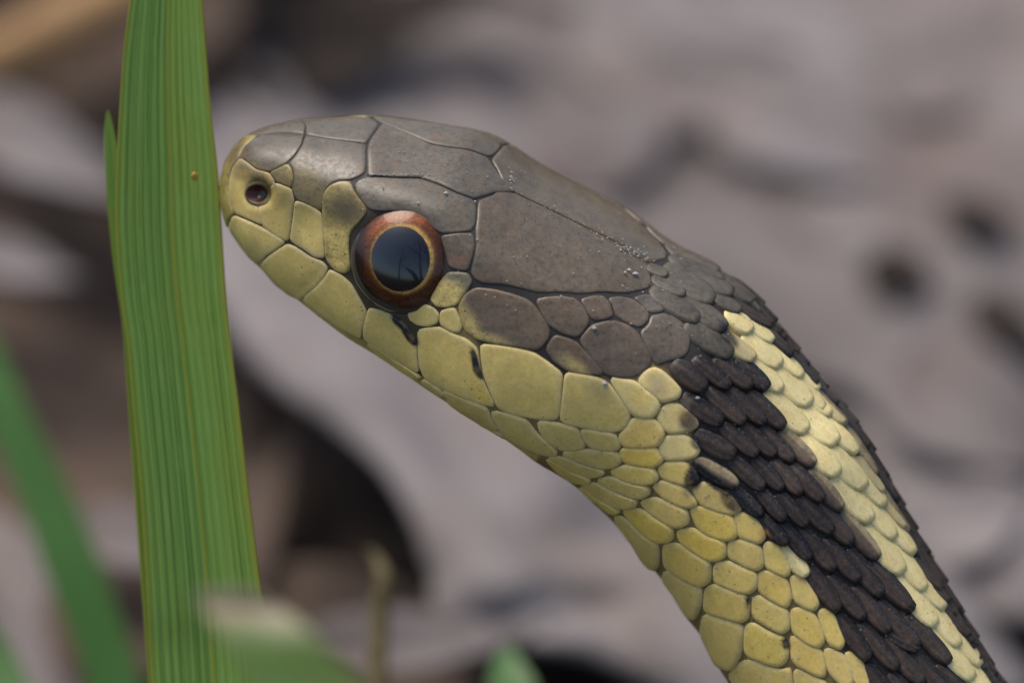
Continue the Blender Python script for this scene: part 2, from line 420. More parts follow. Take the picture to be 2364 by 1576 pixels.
def plate(name, poly, colour, mi, H=6, edge=9, gap=2.2, tilt=0, m=48, rings=9, smooth=2, far=True, center=None, near_obj=True, q=.2, base=0, mid=0, near_paint=False):
    P = offset_in(resample(chaikin(poly, smooth, q), m), gap)
    CLS.append((P.mean(0), mi, max(colour)))
    c = np.array(center) if center else P.mean(0)
    fr = np.concatenate([[1], 1 - 1.1 / max(np.linalg.norm(P - c, axis=1).mean(), 1) - .97 * np.linspace(0, 1, rings - 1) ** 1.6])
    fr[-1] = 0.02
    qs, hs, px, dd = [], [], [], []
    for r in fr:
        for p in P:
            x, y = c + (p - c) * r
            h = hit_in(x, y, *c)
            if h is None: return None
            qs.append(h); px.append((x, y)); dd.append((1 - r) * np.linalg.norm(p - c))
    qs = np.array(qs); px = np.array(px); dd = np.array(dd)
    if mid:
        a = qs[:, 1] - (NT - 1); o = np.zeros(len(a), bool); o[:2 * m] = True
        a = np.where(o & (a < (2.6 if mid == 1 else 5.5)), .16, np.maximum(a, .16)); qs[:, 1] = a + NT - 1
    s0, s1 = qs[:, 0].min(), qs[:, 0].max()
    prof = 1 - (1 - np.clip(dd / edge, 0, 1)) ** 2
    hs = base + (.35 + .65 * prof) * (H + tilt * (qs[:, 0] - s0) / max(s1 - s0, 1e-6)); hs[:m] = -1.5
    F = []
    R = len(fr)
    for a in range(R - 1):
        for b in range(m):
            b2 = (b + 1) % m; F.append((a * m + b, a * m + b2, (a + 1) * m + b2, (a + 1) * m + b))
    F.append(tuple((R - 1) * m + b for b in range(m)))
    colr = paint(colour, px)
    rim = np.exp(-np.maximum(dd - 2, 0) / 7)[:, None]; pale = np.array((.66, .56, .32)) if mi == 1 else colr * 1.25  # paler rims: partly pigment, partly edge light put into the colour
    lum = np.clip(colr.mean(1, keepdims=True) * 6, 0, 1)
    colr = colr * (1 - .38 * rim * lum) + pale * .38 * rim * lum
    pts = place(qs, hs)
    n0 = np.cross(pts[F[0][1]] - pts[F[0][0]], pts[F[0][2]] - pts[F[0][0]])
    nn = bil(NG, qs[:1])[0]
    if np.dot(np.cross(pts[F[m * 3][1]] - pts[F[m * 3][0]], pts[F[m * 3][3]] - pts[F[m * 3][0]]), bil(NG, qs[m * 3:m * 3 + 1])[0]) < 0:
        F = [tuple(reversed(f)) for f in F]
    if near_obj: snake_mesh(name, pts, F, MATS[mi], colr)
    else: far_add(pts, [tuple(reversed(f)) for f in F], colr, mi)
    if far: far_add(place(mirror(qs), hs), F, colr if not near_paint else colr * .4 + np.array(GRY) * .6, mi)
    return True
def leaf(start, end, width, colour, mi, H=6, tilt=11, keel=3.0, c2=None, far=True, name='scale', p=2.5, na=14, nc=11):
    a0 = np.array(start, float); a1 = np.array(end, float); L = np.linalg.norm(a1 - a0); d = (a1 - a0) / L; s = np.array([-d[1], d[0]])
    ctr = (a0 + a1) / 2
    aa = (1 - np.cos(np.linspace(0, math.pi, na))) / 2; cs = np.sin(np.linspace(-math.pi / 2, math.pi / 2, nc))
    qs, px, AC = [], [], []
    for a in aa:
        x = abs(2 * a - 1); hw = width / 2 * max(1 - x ** (p + (0.3 if a > .5 else 1.2)), 0.0004) ** 0.5
        for c in cs:
            pt = a0 + d * L * a + s * hw * c
            h = hit_in(pt[0], pt[1], ctr[0], ctr[1])
            if h is None: return
            qs.append(h); px.append(pt); AC.append((a, c))
    qs = np.array(qs); px = np.array(px); AC = np.array(AC); a, c = AC[:, 0], AC[:, 1]
    e = np.maximum(np.abs(c) ** 1.0, np.abs(2 * a - 1) ** 1.6)
    f = np.clip((1 - e) / .16, 0, 1); f = 1 - (1 - f) ** 2
    hs = f * (H * (1 - .55 * c * c) + tilt * a + keel * np.exp(-(c / .13) ** 2) * np.clip(a * 4, 0, 1)) - 3 * (1 - f) + 2 * a
    F = [(i * nc + j, i * nc + j + 1, (i + 1) * nc + j + 1, (i + 1) * nc + j) for i in range(na - 1) for j in range(nc - 1)]
    base = np.tile(np.array(colour), (len(px), 1))
    if c2 is not None:
        g = np.clip(.5 + c * .9 + (a - .5) * .3, 0, 1)[:, None]; base = base * g + np.array(c2) * (1 - g)
        k = (np.exp(-((c - .05) / .12) ** 2) * .5)[:, None]; base = base * (1 - k) + np.array(BRN) * 1.1 * k
    pc = paint((0, 0, 0), px); pw = paint((1, 1, 1), px); w = 1 - (pw - pc).mean(1, keepdims=True)
    colr = base * (1 - w) + pc
    CLS.append((ctr, mi, float(np.max(colour))))
    pts = place(qs, hs)
    fi = F[(na // 2) * (nc - 1) + nc // 2]
    if np.dot(np.cross(pts[fi[1]] - pts[fi[0]], pts[fi[3]] - pts[fi[0]]), bil(NG, qs[fi[0]:fi[0] + 1])[0]) < 0:
        F = [tuple(reversed(x)) for x in F]
    snake_mesh(name, pts, F, MATS[mi], colr)
    if far and bil(np.broadcast_to(np.arange(NJ)[None, :, None].astype(float), (NI, NJ, 1)), qs).mean() > NT + 6:
        far_add(place(mirror(qs), hs), F, colr, mi)

# --- head plates
def cat(*segs):
    r = []
    for v, p in segs: r += vw(v, p)
    return r
HP = [
 ('R1', [(300,590),(330,490),(400,420),(490,350),(510,312),(700,327),(900,345),(1060,355),(1040,430),(960,560),(860,665),(760,720),(640,775),(560,760),(480,740),(380,660)], GRY, None),
 ('R1', [(1060,362),(1130,358),(1300,364),(1500,389),(1680,424),(1800,492),(1805,620),(1800,790),(1640,870),(1480,880),(1380,920),(1300,1000),(1275,1130),(1270,1250),(1140,1190),(960,1110),(900,960),(940,860),(920,730),(870,670),(960,560),(1040,430)], GRY, (1350, 720)),
 ('R1', [(640,775),(760,720),(860,670),(910,730),(935,850),(905,960),(840,940),(740,900),(690,850)], OLV, None),
 ('R1', [(285,600),(380,660),(480,740),(580,765),(650,790),(720,900),(600,960),(510,1060),(500,1210),(530,1330),(560,1410),(440,1360),(330,1310),(230,1270),(180,1130),(150,1000),(160,860),(200,720)], (.33,.25,.075), (360, 1000)),
 ('R1', [(720,900),(840,940),(905,970),(940,1100),(925,1200),(900,1400),(880,1580),(827,1605),(720,1540),(560,1420),(530,1330),(500,1210),(530,1060),(600,960)], (.36,.275,.08), (730, 1250)),
 ('R3', [(710,50),(800,70),(880,110),(950,160),(970,300),(970,450),(985,570),(900,570),(800,500),(690,430),(665,400),(680,280),(700,150)], (.50,.39,.115), None),
 ('R2', [(75,770),(210,705),(260,715),(500,725),(760,730),(950,795),(1150,890),(1320,950),(1350,1050),(1335,1180),(1310,1270),(1150,1290),(1000,1300),(940,1270),(860,1200),(760,1130),(640,1090),(480,1060),(350,1060),(240,1055),(170,980),(100,880)], GRY, (760, 960)),
 ('H1', [(150,490),(250,455),(350,415),(520,405),(560,440),(700,500),(850,580),(1000,660),(1200,790),(1400,895),(1560,980),(1690,1060),(1740,1180),(1750,1260),(1680,1290),(1500,1325),(1300,1310),(1100,1330),(900,1310),(730,1320),(560,1280),(400,1240),(200,1230),(120,1180),(100,1120),(140,980),(155,850),(140,770),(160,640),(165,530)], GRB, None),
 ('R4', [(930,290),(1080,265),(1225,265),(1245,380),(1215,500),(1180,610),(1090,605),(1000,570),(975,450),(945,350)], GRB, None),
 ('R4', [(1000,620),(1100,620),(1180,630),(1220,700),(1170,790),(1090,910),(980,940),(890,930),(835,870),(880,780),(940,690)], OLG, None),
 ('R4', [(630,1000),(690,940),(790,905),(880,950),(920,1000),(905,1080),(830,1110),(720,1100),(650,1050)], YEL, None),
 ('R4', [(930,970),(1000,945),(1060,940),(1100,1020),(1130,1120),(1100,1165),(1030,1160),(930,1100),(920,1040)], YEL, None),
 ('R3', [(150,180),(250,220),(400,285),(520,355),(630,425),(560,480),(450,550),(370,630),(270,540),(160,390),(110,290)], (.50,.41,.15), (340, 400)),
 ('R3', [(640,440),(720,470),(850,560),(960,600),(1010,655),(980,740),(900,830),(790,920),(765,950),(640,900),(540,800),(390,640),(460,560),(560,490)], YEL, (700, 680)),
 ('R3', [(1020,670),(1130,720),(1220,800),(1290,920),(1340,1010),(1360,1050),(1345,1120),(1310,1250),(1310,1300),(1100,1190),(900,1060),(780,950),(800,910),(900,830),(990,730)], YEL, None),
 ('R4', [(280,940),(380,960),(480,1000),(560,1040),(640,1120),(700,1200),(715,1280),(720,1400),(740,1540),(600,1450),(400,1340),(230,1220),(225,1150),(250,1030)], YEL, None),
 ('V2', [(485,240),(560,220),(690,210),(800,270),(930,320),(1030,400),(1045,500),(1060,640),(1120,780),(1200,940),(1060,910),(850,840),(700,770),(550,680),(500,560),(490,400)], YEL, None),
 ('V3', [(270,600),(400,610),(600,640),(760,680),(880,760),(1020,870),(1010,980),(985,1290),(800,1285),(560,1240),(430,1190),(360,1040),(300,890),(275,720)], YEL, None),
 ('V5', [(250,70),(400,90),(560,120),(660,180),(740,290),(850,450),(830,540),(770,600),(660,620),(480,590),(200,530),(225,300)], YEL, None),
 ('V3', [(70,250),(130,150),(230,90),(400,110),(560,150),(700,200),(770,260),(850,380),(910,490),(880,570),(800,660),(640,640),(400,600),(240,560),(130,480),(90,380)], (0.143, 0.104, 0.061), None),
 ('V3', [(770,200),(860,180),(1000,170),(1130,190),(1200,260),(1265,390),(1200,500),(1140,545),(1010,510),(880,430),(810,310)], (0.126, 0.092, 0.058), None),
 ('V3', [(1170,200),(1300,165),(1380,170),(1440,230),(1475,350),(1400,380),(1290,390),(1230,310)], (0.126, 0.092, 0.059), None),
 ('V3', [(860,650),(900,570),(950,520),(1060,550),(1150,590),(1250,700),(1390,860),(1360,885),(1220,880),(1040,840),(920,750)], (0.126, 0.088, 0.052), None),
 ('V4', [(-175,880),(-60,745),(70,710),(160,705),(290,750),(370,820),(420,920),(470,1010),(490,1080),(440,1150),(330,1220),(200,1225),(60,1190),(-60,1060)], (0.113, 0.084, 0.056), None),
 ('V4', [(90,500),(200,490),(310,510),(400,570),(465,640),(455,710),(380,770),(280,740),(160,660),(140,590)], (0.113, 0.088, 0.059), None),
 ('V4', [(380,810),(460,740),(480,660),(600,640),(720,680),(800,760),(840,870),(820,980),(770,1040),(640,1070),(530,1110),(490,1060),(420,920)], (0.097, 0.078, 0.056), None),
 ('V4', [(320,500),(420,470),(510,480),(590,540),(615,600),(570,630),(480,640),(400,570)], (0.092, 0.078, 0.059), None),
]
for hi_, (v, p, c, ctr) in enumerate(HP):
    pts = vw(v, p); ce = vw(v, [ctr])[0] if ctr else None
    big = c in (GRY, GRB)
    plate('head_plate' if big else 'face_scale', pts, c, 0 if sum(c) < .62 else 1, H=3.2 if big else 4.2, edge=5 if big else 7,
          gap=.1 if big else -.9, q=.15, m=64, rings=14, center=ce, smooth=2, mid={0: 2, 1: 1, 7: 1}.get(hi_, 0), near_paint=hi_ < 7)
# preocular, reaching from the brow to the lip
plate('face_scale', cat(('R1', [(1275,1130),(1300,1000),(1380,920),(1480,880),(1620,880),(1640,960),(1700,1060),(1830,1225),(1760,1330),(1680,1420)]),
      ('R3', [(1215,330),(1195,420),(1200,520),(1210,620),(1215,690),(1150,710),(1080,690),(1000,600),(985,540),(970,300),(958,160)])),
      (.30, .235, .075), 0, H=4.2, edge=7, gap=-.8, m=64, rings=14, center=(786, 530), near_paint=True)
# frontal: near edge traced, far edge its mirror image
fe = vw('R2', [(205,430),(208,560),(210,700),(500,722),(760,725),(950,790),(1150,882),(1320,945),(1540,880),(1700,880),(1745,880)])
fe_s = resample(np.array(fe), 40)
def frontal():
    P = np.array(fe); 
    dens = []
    for k in range(len(P) - 1):
        for t in np.linspace(0, 1, 8, endpoint=False): dens.append(P[k] * (1 - t) + P[k + 1] * t)
    dens.append(P[-1])
    q = np.array([hit(*d) for d in dens])
    n = len(q); midj = NT - 1
    q[:, 1] = np.maximum(q[:, 1], midj)
    q[0, 1] = midj; q[-1, 1] = midj
    ctr = np.array([q[:, 0].mean(), midj])
    loop = np.vstack([q, mirror(q[1:-1])[::-1]])
    m = len(loop); fr = np.concatenate([[1], .992 - .97 * np.linspace(0, 1, 13) ** 1.6]); fr[-1] = .02
    Q, hs = [], []
    edge_p = bil(GR, loop); cp = bil(GR, ctr[None])[0]
    for r in fr:
        rr = r * (1 - .9 / np.linalg.norm(edge_p - cp, axis=1))
        Q.append(ctr + (loop - ctr) * rr[:, None]); d = (1 - r) * np.linalg.norm(edge_p - cp, axis=1)
        pr = 1 - (1 - np.clip(d / 8, 0, 1)) ** 2; hs.append((.35 + .65 * pr) * 5 if r < 1 else 0 * pr - 2.5)
    Q = np.vstack(Q); hs = np.concatenate(hs)
    F = [(a * m + b, a * m + (b + 1) % m, (a + 1) * m + (b + 1) % m, (a + 1) * m + b) for a in range(13) for b in range(m)]
    F.append(tuple(13 * m + b for b in range(m)))
    pts = place(Q, hs); f = F[m * 4]
    if np.dot(np.cross(pts[f[1]] - pts[f[0]], pts[f[3]] - pts[f[0]]), bil(NG, Q[f[0]:f[0] + 1])[0]) < 0: F = [tuple(reversed(x)) for x in F]
    snake_mesh('head_plate', pts, F, M_HEAD, np.tile(np.array(GRY), (len(pts), 1)))
frontal()
# rostral: the cap of the snout
def rostral():
    seam = vw('R1', [(510,312),(490,350),(400,420),(330,490),(285,600),(200,720),(160,860),(150,1000),(180,1130),(228,1270),(190,1300),(150,1380),(150,1440)])
    q = np.array([hit_in(x, y, 545, 440) for x, y in seam])
    q = q[np.argsort(q[:, 1])]; q[:, 1] = np.maximum(q[:, 1], NT - 1)
    js = np.linspace(NT - 1, q[-1, 1], 40); si = np.interp(js, q[:, 1], q[:, 0])
    js = np.concatenate([(NJ - 1 - js)[::-1][:-1], js]); si = np.concatenate([si[::-1][:-1], si])
    Q, hs = [], []
    fr = [1, .985, .96, .9, .75, .5, .25, .02]
    for r in fr:
        for s, j in zip(si, js):
            Q.append((s * r - (2.0 if r == 1 else 0) * .1, j)); hs.append({1: -2, .985: 2, .96: 4}.get(r, 5))
    m = len(js); F = [(a * m + b, a * m + b + 1, (a + 1) * m + b + 1, (a + 1) * m + b) for a in range(len(fr) - 1) for b in range(m - 1)]
    Q = np.array(Q); pts = place(Q, np.array(hs, float)); px = project(pts)
    f = F[m * 3 + 5]
    if np.dot(np.cross(pts[f[1]] - pts[f[0]], pts[f[3]] - pts[f[0]]), bil(NG, Q[f[0]:f[0] + 1])[0]) < 0: F = [tuple(reversed(x)) for x in F]
    snake_mesh('face_scale', pts, F, M_HEAD, paint((.27, .205, .06), px))
rostral()
# lower lip and throat
LOW = [('V2', [(10,330),(240,480),(540,680),(480,680),(300,580),(100,440)]), ('V2', [(560,690),(690,770),(740,850),(600,770),(500,700)]),
       ('V2', [(700,770),(850,840),(1050,910),(1120,950),(1160,1060),(1240,1170),(1080,1080),(900,970),(760,870)]),
       ('V2', [(720,850),(860,945),(1080,1085),(1260,1190),(1300,1250),(1080,1105),(850,965)]),
       ('V3', [(360,1200),(560,1245),(690,1285),(780,1410),(960,1570),(980,1610),(840,1600),(640,1530),(480,1430),(400,1310)]),
       ('V5', [(0,510),(180,530),(370,580),(400,670),(440,750),(340,780),(200,770),(80,690),(20,600)]),
       ('V5', [(385,590),(520,600),(710,630),(760,740),(720,780),(600,785),(480,750),(420,690)]),
       ('V5', [(200,800),(450,770),(560,780),(740,800),(770,880),(700,935),(560,940),(420,900),(300,850)]),
       ('V5', [(80,830),(230,840),(380,900),(520,950),(610,960),(610,1000),(500,1020),(350,990),(200,920)]),
       ('V5', [(640,970),(800,910),(900,915),(1060,940),(1110,1030),(1050,1080),(920,1090),(780,1050)]),
       ('V5', [(1090,930),(1180,885),(1340,880),(1420,930),(1485,1050),(1400,1090),(1330,1095),(1220,1070),(1120,1020)]),
       ('V5', [(520,1050),(660,1015),(780,1050),(920,1095),(1010,1110),(1030,1170),(960,1210),(850,1200),(700,1140)]),
       ('V5', [(1040,1100),(1130,1050),(1240,1080),(1340,1120),(1420,1210),(1460,1270),(1380,1300),(1250,1270),(1130,1200)]),
       ('V5', [(380,1090),(520,1070),(640,1120),(780,1190),(900,1220),(910,1280),(800,1305),(680,1280),(520,1190)]),
       ('V5', [(920,1240),(1060,1200),(1180,1240),(1300,1295),(1370,1330),(1380,1440),(1290,1480),(1180,1450),(1050,1370)]),
       ('V5', [(60,835),(300,965),(490,1040),(480,1072),(330,1065),(180,970)]), ('V5', [(350,1090),(520,1195),(700,1295),(760,1330),(720,1355),(560,1260)]),
       ('V5', [(650,120),(760,140),(880,150),(960,220),(1080,310),(1120,380),(1060,480),(960,490),(860,460),(760,310)]),
       ('V5', [(910,150),(980,60),(1060,30),(1130,60),(1230,150),(1310,240),(1280,310),(1130,350),(1070,300),(960,220)]),
       ('V5', [(860,490),(960,490),(1070,500),(1130,570),(1160,640),(1100,740),(960,760),(780,750),(730,660),(800,580)]),
       ('V5', [(1080,490),(1130,400),(1180,360),(1280,360),(1370,410),(1450,500),(1460,560),(1380,610),(1200,630),(1150,590)]),
       ('V5', [(1100,750),(1170,650),(1330,635),(1420,690),(1480,770),(1450,830),(1360,865),(1160,870),(1110,800)]),
       ('V5', [(740,790),(780,760),(940,755),(1090,760),(1120,830),(1150,870),(1080,925),(960,930),(800,890),(760,850)]),
       ('V8', [(130,140),(300,125),(440,210),(600,300),(610,400),(560,435),(440,430),(300,330)]),
       ('V8', [(750,130),(840,110),(960,140),(1130,190),(1160,240),(1190,360),(1160,410),(1060,420),(930,380),(820,300)]),
       ('V8', [(1150,200),(1220,160),(1330,200),(1420,290),(1445,390),(1390,450),(1290,420),(1200,390),(1180,280)]),
       ('V6', [(210,1110),(320,1060),(440,1100),(560,1160),(650,1260),(680,1330),(600,1365),(460,1340),(310,1280)]),
       ('V8', [(630,330),(780,300),(900,370),(1080,430),(1090,560),(1020,600),(920,600),(780,520),(660,420)]),
       ('V8', [(1100,430),(1220,410),(1330,440),(1410,490),(1430,640),(1380,690),(1280,670),(1180,610),(1100,570)]),
       ('V9', [(480,450),(530,425),(640,480),(690,580),(730,700),(690,750),(600,720),(500,660),(490,560)]),
       ('V8', [(510,450),(640,440),(760,510),(940,610),(950,720),(940,790),(870,840),(760,800),(640,740),(520,650)]),
       ('V8', [(970,630),(1100,600),(1200,650),(1370,710),(1370,840),(1310,900),(1200,890),(1080,840),(970,790)]),
       ('V9', [(430,710),(510,690),(620,730),(700,780),(740,940),(700,1030),(620,1000),(520,940),(430,870)]),
       ('V9', [(720,750),(770,730),(860,770),(940,880),(990,1000),(940,1060),(850,1030),(760,970),(740,860)]),
       ('V8', [(890,850),(980,810),(1080,850),(1270,910),(1300,1000),(1290,1120),(1240,1160),(1100,1130),(880,1060)]),
       ('V9', [(380,940),(440,910),(530,970),(700,1040),(720,1140),(720,1220),(660,1265),(540,1210),(380,1110)]),
       ('V9', [(720,1050),(790,1020),(930,1070),(990,1170),(1040,1330),(980,1400),(860,1350),(740,1250)]),
       ('V9', [(970,1060),(1030,1030),(1120,1090),(1170,1210),(1220,1340),(1180,1410),(1080,1370),(1020,1250)]),
       ('V9', [(310,1180),(390,1160),(520,1240),(690,1300),(710,1420),(700,1500),(640,1560),(500,1530),(310,1450)]),
       ('V9', [(720,1290),(760,1280),(880,1350),(1010,1410),(1050,1560),(1040,1660),(960,1640),(740,1530)]),
       ('V9', [(1020,1410),(1080,1390),(1210,1450),(1270,1580),(1300,1720),(1220,1760),(1070,1620)]),
       ('V9', [(1210,1440),(1260,1420),(1370,1500),(1420,1640),(1450,1790),(1320,1740)]),
       ('V9', [(290,1480),(500,1550),(650,1590),(720,1560),(740,1650),(760,1800),(560,1880),(280,1760)]),
       ('V9', [(750,1560),(960,1660),(1050,1690),(1090,1850),(1020,1960),(780,1820)]),
       ('V8', [(60,210),(130,190),(300,340),(470,440),(480,640),(440,700),(330,590),(180,370)]),
       ('V8', [(500,760),(530,680),(700,770),(870,850),(860,1000),(800,1150),(700,1030),(570,860)]),
       ('V8', [(870,1080),(1000,1110),(1240,1180),(1240,1300),(1220,1450),(1150,1600),(1000,1550),(850,1280)]),
       ('V8', [(1230,1500),(1400,1520),(1520,1600),(1540,1760),(1480,1900),(1280,1840),(1090,1640)])]
for k, (v, p) in enumerate(LOW):
    r = random.random(); c = np.array(YEL) * (0.88 + .18 * r) * np.array((1, 1 - .06 * random.random(), 1 - .3 * random.random()))
    if k in (23, 24, 27, 22): c = np.array(YOR)
    if k in (17, 18, 20, 21): c = np.array(YEL) * .6 + np.array(CRE) * .4
    if k >= len(LOW) - 4 or 3 <= k <= 8: c = np.array(YGR)
    plate('scale', vw(v, p), tuple(c), 1, H=3.6, edge=9, gap=-2.4, tilt=7 if k > 8 else 3, m=36, rings=9, smooth=2, q=.17)

# --- keeled scales of the dark flank and the dorsal stripe: start, end, width in view pixels
LF = []
def lf(v, rows): LF.extend((v, *r) for r in rows)
lf('V6', [((40,-20),(345,235),250,'d'),((230,-60),(565,225),200,'d'),((420,-70),(755,230),195,'d'),((620,-70),(900,245),190,'k'),
          ((120,280),(505,540),240,'d'),((350,210),(700,545),205,'d'),((540,215),(880,555),195,'d'),((720,235),(1050,595),200,'d'),
          ((230,620),(620,835),245,'d'),((480,535),(820,835),205,'d'),((670,535),(980,840),195,'d'),((830,545),(1140,895),185,'d'),((1010,585),(1330,935),205,'t'),
          ((230,870),(650,1110),215,'t'),((560,830),(880,1140),205,'d'),((770,830),(1050,1150),195,'k'),((940,850),(1210,1185),195,'d'),((1100,890),(1400,1245),195,'d'),((1280,940),(1570,1335),205,'t'),
          ((580,1110),(870,1380),190,'k'),((820,1120),(1070,1420),190,'k'),((1000,1150),(1260,1470),190,'d'),((1170,1190),(1490,1535),205,'d'),((1360,1250),(1660,1640),205,'d')])
lf('V9', [((1170,150),(1510,605),210,'t'),((440,180),(700,460),180,'k'),((630,250),(910,600),200,'k'),((820,300),(1120,700),205,'d'),((1020,390),(1340,800),205,'d'),
          ((1230,480),(1540,940),205,'d'),((1440,590),(1800,1060),205,'d'),((640,470),(880,745),160,'c'),((860,630),(1170,1065),215,'d'),((1060,720),(1390,1140),205,'d'),
          ((1290,820),(1610,1270),205,'d'),((1500,950),(1870,1400),205,'d'),((1140,1070),(1440,1510),215,'d'),((1340,1150),(1690,1600),205,'d'),((1560,1280),(1920,1740),205,'d'),
          ((1390,1520),(1700,1960),215,'d'),((1620,1600),(1960,2060),205,'d'),((1790,1370),(2150,1880),205,'d'),((1870,1700),(2200,2180),205,'d')])
lf('V11', [((40,420),(560,930),190,'d'),((500,930),(880,1410),190,'d'),((560,1300),(1000,1800),190,'d'),((780,1380),(1200,1900),190,'d'),((300,1100),(600,1290),150,'d')])
lf('V4', [((440,210),(630,325),100,'g'),((480,310),(790,500),125,'g'),((580,215),(1050,550),235,'g'),((780,225),(1220,490),175,'g'),((690,70),(1100,295),120,'g'),
          ((1070,275),(1400,565),145,'g'),((1000,435),(1280,650),125,'g'),((1170,495),(1570,790),140,'d'),((470,405),(920,730),195,'g'),((750,485),(1160,810),205,'g'),
          ((780,715),(1210,1040),225,'g'),((1080,810),(1410,1080),170,'p'),((1360,540),(1640,860),110,'d')])
lf('V7', [((-10,270),(195,515),160,'c'),((135,500),(465,825),200,'c'),((395,800),(735,1175),220,'c'),((625,1160),(975,1525),230,'c'),
          ((120,345),(395,605),120,'c'),((370,605),(660,925),130,'c'),((640,925),(915,1275),130,'c'),((885,1265),(1155,1610),135,'c'),
          ((185,720),(475,1045),170,'c'),((325,1035),(715,1415),215,'c'),
          ((550,745),(810,1045),95,'c'),((840,1095),(1040,1345),95,'p'),((300,420),(560,730),110,'d'),((380,420),(620,720),70,'d')])
lf('V10', [((30,0),(360,395),215,'c'),((310,380),(660,815),210,'c'),((600,820),(945,1285),215,'c'),((255,115),(600,515),215,'c'),((550,520),(870,975),170,'c'),((845,965),(1140,1445),175,'c'),
           ((460,200),(775,685),160,'c'),((720,660),(1045,1115),150,'c'),((530,200),(760,560),90,'p'),((740,560),(960,880),90,'p')])
lf('V11', [((410,590),(755,1075),195,'c'),((700,1070),(1095,1565),190,'c'),((1040,1560),(1400,2050),190,'c'),((630,745),(965,1265),165,'c'),((930,1255),(1250,1700),165,'c'),
           ((460,460),(835,925),150,'c'),((800,910),(1155,1445),145,'c'),((1120,1420),(1450,1900),145,'c'),
           ((560,420),(800,760),100,'d'),((820,880),(1040,1180),90,'d'),((640,560),(860,860),90,'d'),((1060,1180),(1280,1500),90,'d'),((1180,1440),(1420,1780),100,'d')])
for v, a, b, w, k in LF:
    a, b = vw(v, [a, b]); w = w / VIEW[v][2]; r = random.random()
    if k in 'dkt': w *= .86
    if k == 'c': w *= 1.04
    if k == 'c': leaf(a, b, w, np.array(CRE) * (.92 + .16 * r), 1, H=3.5, tilt=8, keel=2.2)
    elif k == 'p': leaf(a, b, w, np.array(CRD) * (.8 + .2 * r), 1, H=5, tilt=8, keel=2)
    elif k == 't': leaf(a, b, w, np.array(BRN) * .9, 2, H=3.5, tilt=9, keel=4.5, c2=np.array(TAN) * .75)
    elif k == 'k': leaf(a, b, w, np.array(BRN) * .45, 2, H=3.5, tilt=12, keel=5.5, c2=np.array(BLK))
    elif k == 'g': leaf(a, b, w, np.array(GRY) * (.72 + .2 * r), 2, H=5, tilt=7, keel=1)
    else: leaf(a, b, w, np.array(BRN) * (.6 + .4 * r), 2, H=3.5, tilt=12, keel=5.5, c2=np.array(DRK) * (.45 + .75 * random.random()))

# --- body skin
sub_i = np.unique(np.concatenate([np.arange(0, 5 * SUB), np.arange(5 * SUB, NPAIR * SUB, 2), np.arange(NPAIR * SUB, NI, 4), [NI - 1]]))
sub_j = np.arange(0, NJ, 2)
Gs = GR[np.ix_(sub_i, sub_j)]; ni, nj = Gs.shape[:2]
cl_p = np.array([c[0] for c in CLS]); cl_y = np.array([1.0 if c[2] > .25 else 0.0 for c in CLS])
tau = np.abs(sub_j - (NT - 1)) / (NT - 1)
bc = np.zeros((ni, nj, 3))
for a, i in enumerate(sub_i):
    s = SG[i]
    for b in range(nj):
        if s < NPAIR + 4:
            jn = max(sub_j[b], NJ - 1 - sub_j[b])      # near-side twin
            d2 = ((cl_p - pp[i, jn]) ** 2).sum(1); w8 = 1 / (d2 + 60) ** 3; yy = (w8 * cl_y).sum() / w8.sum()
            if tau[b] > .86: yy = 1
            yy = np.clip((yy - .6) * 4, 0, 1)
            bc[a, b] = np.array((.016, .012, .010)) * (1 - yy) + (np.array((.22, .155, .05)) if s > 13 else np.array((.06, .042, .018))) * yy
            if s < 4.2: bc[a, b] = (.10, .07, .03)
            if s < 17 and tau[b] > .66: bc[a, b] = np.array(YGR) * (.5 + .4 * min(1, (tau[b] - .66) / .05))
        else:
            bc[a, b] = CRE if tau[b] < .06 else (DRK if tau[b] < .5 else YEL)
BF = [(i * nj + j, i * nj + j + 1, (i + 1) * nj + j + 1, (i + 1) * nj + j) for i in range(ni - 1) for j in range(nj - 1)]
body_p = Gs.reshape(-1, 3)
fm = BF[(ni // 2) * (nj - 1) + nj // 4 * 3]
if np.dot(np.cross(body_p[fm[1]] - body_p[fm[0]], body_p[fm[3]] - body_p[fm[0]]),
          body_p[fm[0]] - Gs[ni // 2].mean(0)) < 0: BF = [tuple(reversed(f)) for f in BF]
body = snake_mesh('body', body_p, BF, M_SKIN, bc.reshape(-1, 3))

